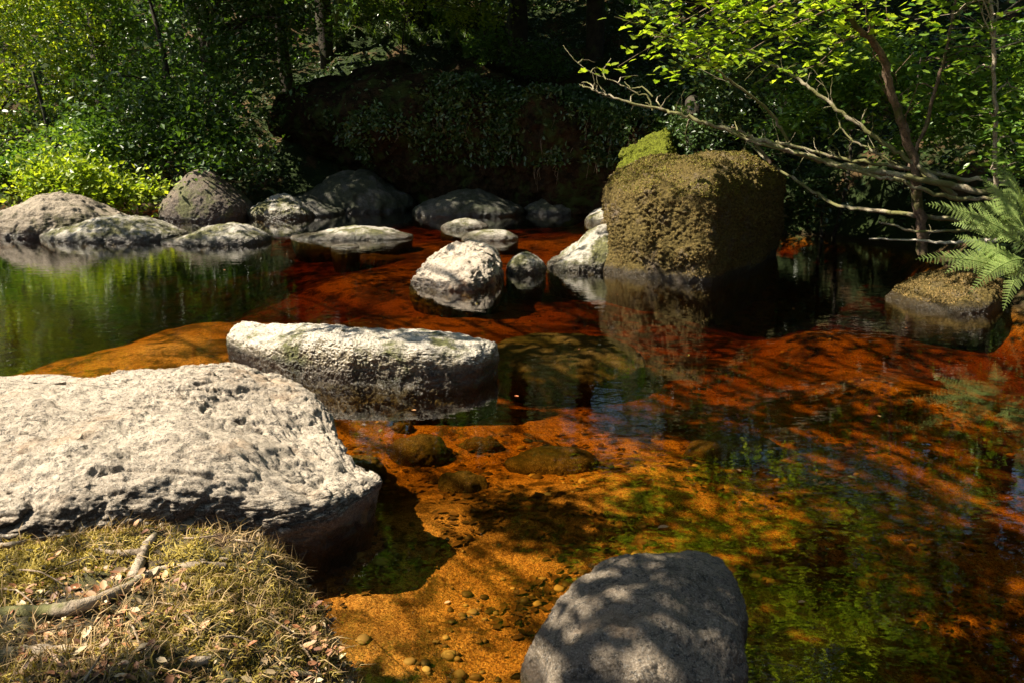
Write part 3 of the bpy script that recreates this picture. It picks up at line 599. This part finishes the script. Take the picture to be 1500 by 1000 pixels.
# ivy and ground cover on banks
X = RS.uniform(-14, 12, 120000); Y = RS.uniform(7, 27, 120000); sd = sdist(X, Y); Zg = ground_z(X, Y)
den = np.clip(fbm(np.stack([X, Y, Zg], 1)*.9, 3, 41)*2.5+.7, .25, 1); cliff = (X > -4.3)*(X < -.6)*(sd < 1.3)
ok = (sd > .15)*(Zg > .15)*(RS.uniform(0, 1, len(X)) < den*np.where(cliff, .15, 1)); C = np.stack([X, Y, Zg+.04+RS.uniform(0,.12,len(X))], 1)[ok.astype(bool)]
V, F = leaves(C, .085, L_SIMPLE, flat=.5); mesh_obj('ground_cover', V, F, IVY, origin=np.zeros(3), smooth=False, kind='stuff', label='dark ivy and low plants covering the banks')
pt, nn = surf_pts('cliff', 42000, lambda C, N: (C[:,1] < 16)*(C[:,2] > .9)*np.clip(fbm(C*1.1, 3, 55)*3+.2+.25*(C[:,0]+2), .02, 1.6))
V, F = leaves(pt+nn*.05, .085, L_OVAL, flat=.35); mesh_obj('bank_plants', V, F, IVY, origin=np.zeros(3), smooth=False, kind='stuff', label='ivy and small plants hanging on the face of the undercut bank')
pt, nn = surf_pts('cliff', 1500, lambda C, N: (C[:,1] < 15)*(C[:,2] > .8)*(C[:,2] < 1.8)*(N[:,2] < .3)*1.0)
m = MB()
mk = fbm(pt*2.2, 2, 12) > .18; pt = pt[mk]; nn = nn[mk]
for p, q in zip(pt[:130], nn[:130]):
    l = RS.uniform(.1, .4); m.tube([p, p+q*.06-[0,0,l*.4], p+q*.05+RS.normal(0, .04, 3)-[0,0,l]], [.006,.002], 3, 2)
m.build('hanging_roots', TWIG, origin=np.zeros(3), kind='stuff', label='fine roots hanging from the lip of the undercut bank')
# grass tufts on the sunlit ledge
CV = ROCKS['cliff'][0]; CV = CV[(CV[:,2] > 1.4) & (RS.uniform(0,1,len(CV)) < .3)]
def onground(u, v, d0=13):
    for d in np.arange(d0, 26, .12):
        p = P(u, v, d=d)
        g = gz(p[0], p[1]); q = np.hypot(CV[:,0]-p[0], CV[:,1]-p[1]); j = np.argmin(q); g = max(g, CV[j,2] if q[j] < .1 else -9)
        if g > p[2]: p[2] = g; return p
    return P(u, v, d=16)
for i in range(90):
    u = RS.uniform(490, 720); v = RS.uniform(5, 75)+max(0, (u-640)*.35)
    tuft(onground(u, v), 40, .45, .009, 'bright arching grass tuft growing on the sunlit ledge above the undercut bank', spread=.8, group='grass tufts on the ledge')
U = RS.uniform(420, 1500, 5200); W = RS.uniform(570, 1000, 5200); C = np.array([P(u, v, z=-.2) for u, v in zip(U, W)]); C = C[(sdist(C[:,0], C[:,1]) < -.1) & (fbm(C*np.array([1.6,1.6,0]), 3, 81) > .0)]
C[:,2] = ground_z(C[:,0], C[:,1])+.008; k = NT('sunken_leaf'); SL = k.fin(k.n('BsdfPrincipled', {'Base Color': k.mix(k.n('NewGeometry').outputs['Random Per Island'], (.04,.022,.01), (.22,.11,.04)), 'Roughness': .7}).outputs[0])
V, F = leaves(C, .035, L_OVAL, flat=.85, jit=.6); mesh_obj('sunken_litter', V, F, SL, origin=np.zeros(3), kind='stuff', label='dark leaves and debris lying on the orange stream bed')
# gravel on the bed
U = RS.uniform(430, 1500, 2600); W = RS.uniform(440, 1000, 2600)**1.0; C = np.array([P(u, v, z=-.2) for u, v in zip(U, W)]); C = C[(sdist(C[:,0], C[:,1]) < -.2) & (fbm(C*np.array([2.2,2.2,0]), 3, 92) > .05)]
C[:,2] = ground_z(C[:,0], C[:,1])+.003; D, Fi = ico(2); n = len(C); sz = (.006+.022*RS.uniform(0, 1, n)**3)[:,None,None]*np.stack([RS.uniform(.8,1.5,n), RS.uniform(.7,1.2,n), RS.uniform(.4,.8,n)], 1)[:,None,:]
V = C[:,None,:]+D[None]*sz*(1+.25*RS.normal(size=(n, len(D), 1))*.5); F = (Fi[None]+(np.arange(n)*len(D))[:,None,None]).reshape(-1,3)
k = NT('gravel'); gi = k.n('NewGeometry').outputs['Random Per Island']; rp = k.n('ValToRGB', {0: gi}); rp.color_ramp.elements[0].color = (.03,.02,.012,1); rp.color_ramp.elements[1].color = (.6,.5,.36,1); e_ = rp.color_ramp.elements.new(.6); e_.color = (.16,.10,.06,1)
mesh_obj('gravel', V.reshape(-1,3), F, k.fin(k.n('BsdfPrincipled', {'Base Color': rp.outputs[0], 'Roughness': .6}).outputs[0]), origin=np.zeros(3), kind='stuff', label='small mixed pebbles lying on the sandy stream bed')
# floating leaves
for u, v in [(848,510),(862,514),(905,432),(1010,520),(1085,690),(610,600),(560,628),(1210,560),(1330,480),(1255,700),(980,770),(700,445),(420,372),(1160,452),(1290,610),(760,580),(1395,720),(330,395),(660,880),(1180,880)]:
    c = P(u, v, z=.004); V, F = leaves(c[None], .035, L_OVAL, flat=.97, droop=0, jit=.4); V[:,2] = np.maximum(V[:,2], .002)
    mesh_obj('floating_leaf', V, F, random.choice([DEAD, OL, LEAFY0]), label='small dead leaf floating on the still water', cat='leaf', group='leaves floating on the water')
# mossy outcrop
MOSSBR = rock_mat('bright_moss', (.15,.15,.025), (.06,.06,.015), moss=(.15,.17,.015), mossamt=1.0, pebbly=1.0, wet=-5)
c = P(958,215,d=11.6)
rock('outcrop', 'bright yellow green moss covered outcrop behind the tall boulder', [(c[0]+.46*math.cos(t)*(1+.25*math.sin(3*t)), c[1]+.9*math.sin(t)+.5*math.cos(t)) for t in np.linspace(0, 2*math.pi, 20, endpoint=False)],
     [(c[0]-.4,c[1]-.2,P(905,235,d=11.4)[2]),(c[0],c[1]-.1,P(950,200,d=11.6)[2]),(c[0]+.4,c[1],P(995,172,d=11.7)[2])], MOSSBR, zeq=.9, zbot=-.1, n=2.6, s=7, noise=((1.6,.22,'f'),(5,.08,'f'),(18,.03,'b')), cat='rock', name='outcrop')
# ivy clad stump
c = P(1015,185,d=11.9); e = empty('tree_stump', (c[0], c[1], 1.0), 'ivy clad stump standing above the tall mossy boulder', 'stump')
m = MB(); m.tube([(c[0],c[1],.8),(c[0],c[1],1.6),c+[0,0,.35]], [.18,.14,.08], 12, 6, wob=.02); m.build('trunk', BARK, e)
C, _ = cloud([(c[0],c[1],c[2]-.1,.35,.3,.5),(c[0]+.1,c[1],1.3,.4,.35,.4)], 3600, 10, .14, .5); V, F = leaves(C, .06, L_OVAL, flat=.4); mesh_obj('ivy', V, F, IVY, e, smooth=False)

# ------------------------------------------------------------------ right side: limbs, saplings, shrubs
LIMB = bark_mat('mossy_limb_bark', (.16,.13,.08), (.50,.44,.33), moss=(.11,.11,.03), amt=.8, sc=10)
TRK = bark_mat('sapling_bark', (.09,.06,.04), (.22,.15,.10), moss=(.07,.07,.02), amt=.4, sc=14)
def line(pts, d0, d1):
    n = len(pts); return [P(u, v, d=d0+(d1-d0)*i/(n-1)) for i, (u, v) in enumerate(pts)]
def twigs(m, Q, n, L, r, up=.3):
    for _ in range(n):
        i = RS.randint(1, len(Q)-1); a = Q[i]; t = Q[i+1]-Q[i-1]; t /= np.linalg.norm(t)+1e-9
        d = t*.7+RS.normal(0, .6, 3); d[2] += up; d /= np.linalg.norm(d); l = L*RS.uniform(.4, 1.2)
        b = a+d*l*.5+RS.normal(0, .04*l, 3); c = b+(d+RS.normal(0, .35, 3))*l*.5; m.tube([a, b, c], [r, r*.3], 5, 4, wob=.003)
        if RS.rand() < .6: m.tube([b, b+(d+RS.normal(0,.8,3))*l*.25], [r*.5, r*.2], 4, 3)
fan = empty('leaning_tree', P(1462,285,d=7.9), 'bare mossy limbs fanning out low over the water from the right bank', 'tree')
limbs = [([(1462,284),(1400,273),(1346,262),(1250,246),(1200,235),(1137,214),(1092,199),(1047,184),(1015,175),(988,167),(965,159),(924,151),(888,140),(865,131),(849,124)], 7.9, 8.9, .055, .006, 14, .22),
 ([(1455,292),(1400,291),(1355,280),(1310,262),(1282,258),(1205,237),(1164,224),(1110,210),(1074,196)], 7.8, 8.3, .034, .012, 5, .2),
 ([(1475,268),(1409,262),(1350,249),(1250,235),(1200,224),(1137,208)], 8.0, 8.6, .036, .014, 5, .2),
 ([(1400,288),(1332,235),(1296,210),(1255,180),(1214,151),(1182,126),(1155,108),(1119,90),(1092,74)], 8.1, 9.0, .042, .010, 8, .3),
 ([(1390,280),(1332,248),(1278,221),(1241,199),(1228,176)], 8.3, 8.9, .026, .007, 5, .25)]
for i, (pts, d0, d1, r0, r1, nt, tl) in enumerate(limbs):
    m = MB(); Q = m.tube(line(pts, d0, d1), np.linspace(r0*.62, r1, len(pts)), 9, 6, wob=.008); twigs(m, Q[len(Q)//4:], nt*2, tl, .005)
    if i == 0:
        for tw in [[(956,162),(950,142),(933,137),(906,122),(888,115),(870,108),(847,94),(834,79),(825,67)],[(888,117),(884,104),(895,86)],[(906,122),(912,113),(935,112)],[(956,142),(940,128),(925,130),(915,120)],[(968,158),(962,146),(968,140)],[(1010,175),(1004,195),(1008,222)],[(870,131),(862,122),(852,122)],[(865,108),(873,100),(890,103)],[(847,94),(856,88),(872,92)],[(924,151),(926,140),(938,134)],[(1080,192),(1076,178)]]:
            m.tube(line(tw, 8.7, 8.95), [.009, .003], 6, 5, wob=.004)
    m.build('limb', LIMB, fan)
def branch(lab, pts, d0, d1, r0, r1, nt=4, tl=.15, mat=LIMB, name='fallen_branch', cat='branch', group='branches low over the water at right'):
    m = MB(); Q = m.tube(line(pts, d0, d1), np.linspace(r0, r1, len(pts)), 8, 6, wob=.005); twigs(m, Q, nt, tl, .004); m.build(name, mat, label=lab, cat=cat, group=group)
branch('long sagging branch running from behind the tall boulder to the fern', [(1425,322),(1405,323),(1341,316),(1273,308),(1228,301),(1192,282),(1155,258),(1128,239),(1101,214),(1078,187)], 8.0, 10.4, .026, .012)
branch('thin mossy branch just below the long sagging branch', [(1440,335),(1423,337),(1341,339),(1310,330),(1287,325)], 7.8, 8.2, .018, .008)
branch('pale bleached branch lying nearest the water at right', [(1460,352),(1427,353),(1385,356),(1341,352),(1273,350)], 7.7, 8.0, .024, .006, mat=ROOTP)
branch('thin curved branch arching down from the maple leaves to the limbs', [(1158,215),(1151,203),(1133,171),(1110,149),(1074,122),(1047,99),(1010,67),(992,58),(947,40),(900,25)], 8.8, 8.2, .018, .004, nt=8, tl=.3)
branch('short reddish snag sticking up behind the tall boulder', [(1128,240),(1110,215),(1090,196),(1072,186)], 9.6, 9.8, .02, .012, nt=1, mat=TRK)
def sapling(lab, pts, d0, d1, r0, r1, sprays, mat=TRK, lm=LEAFM, size=.075, nt=14):
    b = P(*pts[0], d=d0); e = empty('sapling', b, lab, 'sapling'); m = MB(); Q = m.tube(line(pts, d0, d1), np.linspace(r0, r1, len(pts)), 9, 6, wob=.006); twigs(m, Q[len(Q)//3:], nt, .5, .008)
    C = []
    for (u, v, d, R, n) in sprays:
        c = P(u, v, d=d); a = Q[np.argmin(np.linalg.norm(Q-c, axis=1))]; m.tube([a, (a+c)/2+[0,0,.06], c], [.010, .003], 5, 4, wob=.006)
        for s in range(max(1, n//12)):
            cc = c+RS.normal(0, R*.55, 3)*[1,1,.55]; m.tube([c, cc], [.003, .001], 4, 3); C.append(cc+RS.normal(0, 1, (12,3))*[.13,.13,.045])
    m.build('trunk', mat, e); C = np.concatenate(C); V, F = leaves(C, size, L_LOBED, flat=.62, droop=.3); mesh_obj('crown', V, F, lm, e, smooth=False); return e
LEAFL = leaf_mat('maple_leaves', (.20,.34,.03), (.44,.54,.06), tr=.58, rough=.36, spec=.5)
sapling('dark upright trunk rising through the bare limbs with maple leaves above', [(1352,372),(1348,320),(1341,280),(1339,239),(1319,176),(1305,131),(1296,90),(1273,54),(1255,40),(1220,-30),(1190,-120)], 8.4, 7.8, .055, .02,
  [(905,98,7.9,.10,12),(1000,100,7.8,.12,30),(1000,60,7.8,.2,40),(1060,35,7.7,.28,90),(1120,25,7.6,.3,90),(1180,20,7.6,.3,100),(1030,5,7.6,.3,70),(960,20,7.8,.22,40),(1240,10,7.6,.3,90),(1300,30,7.8,.3,80),(1150,60,8,.25,50),(1090,80,8.2,.22,60),(1020,85,8,.18,50),(960,55,8,.2,60),(1200,95,8.2,.2,50),(1240,60,8,.25,70),(1060,-20,7.4,.35,120),(950,-30,7.6,.3,80),(1150,-130,6.8,.4,120),
   (1100,-60,7.2,.4,140),(1200,-80,7.0,.45,160),(1000,-70,7.4,.35,110),(1280,-90,6.8,.45,140),(1120,-200,6.4,.5,150),(1240,-220,6.2,.5,160),(1350,-120,6.6,.4,130),(1160,-330,5.6,.5,140),(1260,-340,5.6,.5,120),(1030,-190,7,.35,80)], lm=LEAFL)
sapling('slim pale upright sapling near the right edge', [(1462,300),(1460,285),(1457,220),(1458,160),(1456,90),(1455,40),(1450,-20),(1445,-120)], 7.4, 7.2, .022, .012,
  [(1440,40,7.3,.25,90),(1490,60,7.3,.22,70),(1420,110,7.4,.2,50),(1490,130,7.3,.2,60),(1430,170,7.3,.18,40),(1485,210,7.2,.2,50),(1400,20,7.5,.25,70),(1450,250,7.2,.15,26),(1440,-60,7.2,.4,120),(1490,-150,7,.4,120),(1400,-60,7.2,.35,100)], mat=bark_mat('pale_sapling_bark', (.22,.17,.12), (.42,.36,.27), sc=20))
sapling('thin reddish stem leaning right behind the bare limbs', [(1330,250),(1355,185),(1378,108),(1387,67),(1400,0),(1410,-60)], 8.8, 8.6, .022, .012,
  [(1350,90,8.9,.25,60),(1400,60,8.8,.25,60),(1330,130,9,.25,50),(1380,150,8.8,.22,40),(1390,-20,8.6,.3,80)])
shr = [((545,20),16.6,[(T(545,10,16.8),.7,.5,.5),(T(500,30,16.6),.5,.4,.4)],3000,LEAFM,'small green shrub between the dark trunks and the grassy ledge'),
       ((640,0),17.4,[(T(610,-5,17.4),.9,.5,.4),(T(690,20,17.6),.7,.5,.4)],3600,LEAFY,'sunlit yellow green shrub on top of the grassy ledge'),
       ((720,75),16.4,[(T(720,70,16.3),.6,.4,.3),(T(790,90,16),.7,.4,.3)],2600,LEAFD,'dark low shrub on the bank top right of the grassy ledge'),
       ((1190,110),10.6,[(T(1150,70,10.4),.9,.6,.5),(T(1240,110,10.2),.8,.6,.5),(T(1180,170,10),.6,.5,.4)],5200,LEAFM,'dark green shrub behind the arching thin branch'),
       ((1300,150),10.4,[(T(1290,90,10),.7,.6,.5),(T(1340,180,9.8),.7,.5,.4),(T(1250,200,9.8),.5,.5,.35)],5200,LEAFM,'mid green shrub behind the dark upright trunk'),
       ((1440,150),9.4,[(T(1420,150,9),.6,.5,.6),(T(1490,90,8.8),.6,.5,.6),(T(1480,200,8.6),.45,.4,.4)],5200,LEAFM,'leafy shrub behind the slim pale sapling'),
       ((1100,160),11.4,[(T(1080,130,11),.8,.6,.5),(T(1130,200,10.8),.6,.5,.4),(T(1060,60,11.4),.9,.6,.5)],4200,IVY,'dark ivy leaved shrub right of the stump'),
       ((1180,300),10.3,[(T(1180,300,10.2),.35,.3,.3),(T(1220,270,10.2),.5,.3,.25)],1500,IVY,'low dark plant on the bank right of the tall boulder')]
for (u, v), d, el, n, mt, lab in shr:
    x = (u-750)/FPX*cp*d+.7; d += .8; tree(x, d, max(.6, el[0][0][2]-gz(x, d)+.3), .025, [(*c, a, b, e) for c, a, b, e in el], n, .07, mt, lab, cat='shrub', name='shrub', per=12, cr=.22, tmpl=L_OVAL, hollow=.3)

# ------------------------------------------------------------------ fern
FERN = leaf_mat('fern_fronds', (.20,.30,.08), (.33,.42,.13), tr=.45, rough=.5, spec=.3)
def frond(base, tip, sag, W, par):
    W *= 1.6
    base = np.array(base); tip = np.array(tip); mid = (base+tip)/2+np.array([0,0,sag]); N = 26
    t = np.linspace(0, 1, N+1)[:,None]; R = (1-t)**2*base+2*t*(1-t)*mid+t*t*tip; m = MB(); m.tube(R, np.linspace(.004, .001, N+1), 5, 1)
    L = np.linalg.norm(tip-base); T = np.gradient(R, axis=0); T /= np.linalg.norm(T, axis=1)[:,None]
    up = np.array([0,-.78,.62]); V = []; F = []
    for i in range(3, N+1):
        s = np.cross(T[i], up); s /= np.linalg.norm(s)+1e-9; n = np.cross(s, T[i]); f = i/N
        l = W*min(1, (f-.05)/.22)*(1-f)**.75*1.25+.006
        for sg in (-1, 1):
            d = s*sg*.93+T[i]*.38-n*.14+RS.normal(0, .09, 3); d /= np.linalg.norm(d); q = np.cross(n, d); q /= np.linalg.norm(q); K = 7
            for j in range(K):
                a = R[i]+d*l*(j/K)-n*.10*l*(j/K)**2; w = l*.20*(1-j/K*.75)+.002
                for s2 in (-1, 1):
                    tp_ = a+q*s2*w+d*l/K*.9; o = len(V); V += [a, a+d*l/K*1.05, tp_]; F.append([o, o+1, o+2])
    m.add(np.array(V), np.array(F)); return m
def fern(base, lab, fr):
    e = empty('fern', base, lab, 'fern')
    for bs, tipp, sag, W in fr: frond(bs, tipp, sag, W, e).build('frond', FERN, e, smooth=False)
fb = P(1500,395,d=6.2)
F1 = [(P(1480,398,d=6.15), P(1342,380,d=5.95), .10, .075), (P(1490,350,d=6.3), P(1357,299,d=6.3), .10, .085), (P(1498,330,d=6.4), P(1440,262,d=6.6), .05, .07), (P(1500,400,d=6.1), P(1400,345,d=6.3), .08, .07),
      (P(1505,380,d=6.1), P(1420,430,d=5.9), .16, .06), (P(1510,370,d=6.0), P(1550,300,d=6.2), .06, .08), (P(1500,385,d=6.2), P(1470,455,d=5.8), .14, .06), (P(1500,380,d=6.2), P(1385,400,d=6.2), .14, .06),
      (P(1505,360,d=6.2), P(1395,328,d=6.5), .10, .07)]
fern(fb, 'bright sunlit fern with long fronds arching left over the water', F1)
F2 = [(P(1510,330,d=6.8), P(1455,230,d=7.0), .05, .08), (P(1512,330,d=6.8), P(1480,260,d=6.4), .1, .08), (P(1515,340,d=6.7), P(1420,300,d=6.9), .12, .08), (P(1515,340,d=6.7), P(1590,260,d=6.9), .12, .08), (P(1515,345,d=6.7), P(1440,345,d=6.6), .16, .07)]
fern(P(1515,345,d=6.8), 'fern behind the bright arching one, at the right edge', F2)

# ------------------------------------------------------------------ unseen tree overhead, left behind the camera: leaf clumps placed to throw shade
def shade_tree():
    b = np.array([-5.5, -3.2, 0.0]); e = empty('unseen_shade_tree', b, 'unseen leafy tree added on the near bank to shade the foreground', 'tree')
    m = MB(); Q = m.tube([b, b+[.3,.3,2.2], b+[.9,1,4.2], b+[1.8,2,6.0], b+[2.6,3,7.5]], [.3,.24,.2,.14,.08], 12, 6, wob=.02); C = []
    tg = []
    for (u, v, z, R, n, t) in SHADE:
        p = P(u, v, z=z)+SUN*t; a = Q[np.argmin(np.linalg.norm(Q-p, axis=1))]; m.tube([a, (a+p)/2+[0,0,.25], p], [.045, .008], 6, 5, wob=.02)
        tg.append(p); k = max(2, n//10)
        cc = p+RS.normal(0, 1, (k,3))*R*.55; C.append((cc[:,None,:]+RS.normal(0, 1, (k,10,3))*[.10,.10,.05]).reshape(-1,3))
    m.build('trunk', BARK, e); C = unshade(np.concatenate(C)); V, F = leaves(C, .10, L_OVAL, flat=.6); mesh_obj('crown', V, F, LEAFM, e, smooth=False)
# target pixel, its height, clump radius, leaves, distance towards the sun
SHADE = [(900,850,.2,.22,35,5),(1040,900,.15,.25,90,5),(960,930,.2,.2,35,5),(1100,820,-.2,.4,200,5.5),(1250,760,-.2,.4,220,5.5),(1380,850,-.2,.5,260,5.5),(1200,950,-.2,.4,200,5.5),(1430,980,-.1,.4,160,5.5),
 (560,850,-.2,.25,110,5),(700,880,-.2,.25,90,5),(640,960,-.2,.25,110,5),(800,790,-.2,.2,60,5),(620,760,-.2,.2,60,5),
 (1150,640,-.4,.5,240,6),(1000,560,-.5,.5,300,6),(850,590,-.5,.5,300,6),(700,610,-.4,.35,200,6),(950,480,-.5,.5,260,6.5),(1150,520,-.5,.6,320,6.5),(1350,600,-.2,.5,160,6),(1060,440,-.5,.5,200,7),(1430,700,-.2,.5,220,6),(1200,600,-.3,.4,160,6),
 (60,430,-.5,.8,300,7),(230,400,-.5,.8,360,7),(420,430,-.5,.6,300,7),(560,425,-.5,.4,160,7),
 (130,800,.45,.12,20,4),(60,930,.5,.25,60,4),(250,920,.5,.2,25,4),(20,775,.45,.2,40,4),(300,985,.5,.2,40,4),(150,985,.5,.2,50,4)]
SHADE = [(u, v, z, R, int(n*(1.4 if v > 400 and v < 660 and z < 0 else .8 if u > 1080 and v > 660 else 1)), t) for u, v, z, R, n, t in SHADE]+[(300,370,-.2,.8,260,7),(650,380,-.2,.4,100,7),(1250,420,-.2,.5,200,7.5),(1300,780,-.2,.5,260,5.5),(1450,580,-.2,.5,200,6),(820,720,-.2,.25,60,5),(950,740,-.2,.3,120,5),(760,770,-.2,.22,60,5),(650,810,-.2,.25,90,5),(740,860,-.2,.2,60,5),(880,760,-.2,.2,50,5),(450,395,-.4,.7,300,7),(330,400,-.4,.7,260,7),(600,420,-.3,.4,140,7),(820,445,-.4,.45,200,6.5),(1000,480,-.4,.5,220,6.5),(1040,640,-.3,.35,200,6),(1130,700,-.3,.35,200,6),(970,620,-.3,.3,140,6),(1180,900,-.2,.35,220,5.5),(1280,940,-.2,.35,200,5.5),(1230,840,-.2,.3,160,5.5),(1300,520,-.3,.4,140,6.5),(1180,450,-.3,.5,180,7)]
shade_tree()

# ------------------------------------------------------------------ woodland around the clearing, out of view, added to cut the sky light
def wood_tree(x, y, h, R, lab, n=7000, shade=()):
    ells = [(x, y, h*.75, R, R, h*.2), (x-.5, y+.5, h*.95, R*.7, R*.7, h*.15)]+[tuple(P(u, v, d=d)+SUN*t)+(a, a, .5) for u, v, d, t, a in shade]
    return tree(x, y, h, .22, ells, n, .28, LEAFD, lab, cr=.9)
wood_tree(7.5, 1, 9, 3.6, 'unseen leafy tree on the right bank beside the photographer')
wood_tree(8.5, 6.5, 10, 3.8, 'unseen leafy tree on the right bank behind the fern')
wood_tree(8.2, 12.5, 10, 3.2, 'unseen tall tree added on the right bank to shade the shrubs', 11000, shade=[(1190,130,10.5,6,1.0),(1300,200,10,6,1.0),(1180,280,10,6,.8),(1400,230,9,6,.8),(1330,90,10,6.5,.9)])
wood_tree(2.5, -5, 10, 3.6, 'unseen leafy tree on the near bank behind the photographer to the right')
wood_tree(-2.5, -7.5, 11, 3.6, 'unseen leafy tree on the near bank straight behind the photographer')
wood_tree(4.5, 2.2, 14, 3.0, 'unseen very tall tree leaning over the right side of the stream')

# ------------------------------------------------------------------ light, sky, camera
w = bpy.data.worlds.new('World'); S.world = w; w.use_nodes = True; nt = w.node_tree
bg = nt.nodes['Background']; sk = nt.nodes.new('ShaderNodeTexSky'); sk.sky_type = 'NISHITA'; sk.sun_disc = False
sk.sun_elevation = SUNEL; sk.sun_rotation = SUNAZ % (2*math.pi); nt.links.new(sk.outputs[0], bg.inputs[0]); bg.inputs[1].default_value = .05
L = bpy.data.lights.new('sun', 'SUN'); L.energy = 5; L.angle = math.radians(.5); L.color = (1, .90, .74)
lo = bpy.data.objects.new('sun', L); COL.objects.link(lo); lo.rotation_euler = Vector(tuple(SUN)).to_track_quat('Z', 'Y').to_euler()
cd = bpy.data.cameras.new('camera'); cam = bpy.data.objects.new('camera', cd); COL.objects.link(cam); S.camera = cam
cam.location = (0, 0, CH); cam.rotation_euler = (math.pi/2-PIT, 0, 0); cd.sensor_width = 36; cd.lens = FPX/1500*36; cd.clip_end = 500; cd.clip_start = .05
S.view_settings.view_transform = 'Standard'; S.view_settings.look = 'None'; S.view_settings.exposure = 1.6; S.view_settings.gamma = 1
S.cycles.use_denoising = True
S.cycles.max_bounces = 8; S.cycles.transparent_max_bounces = 12; S.cycles.caustics_reflective = False
S.cycles.volume_bounces = 0
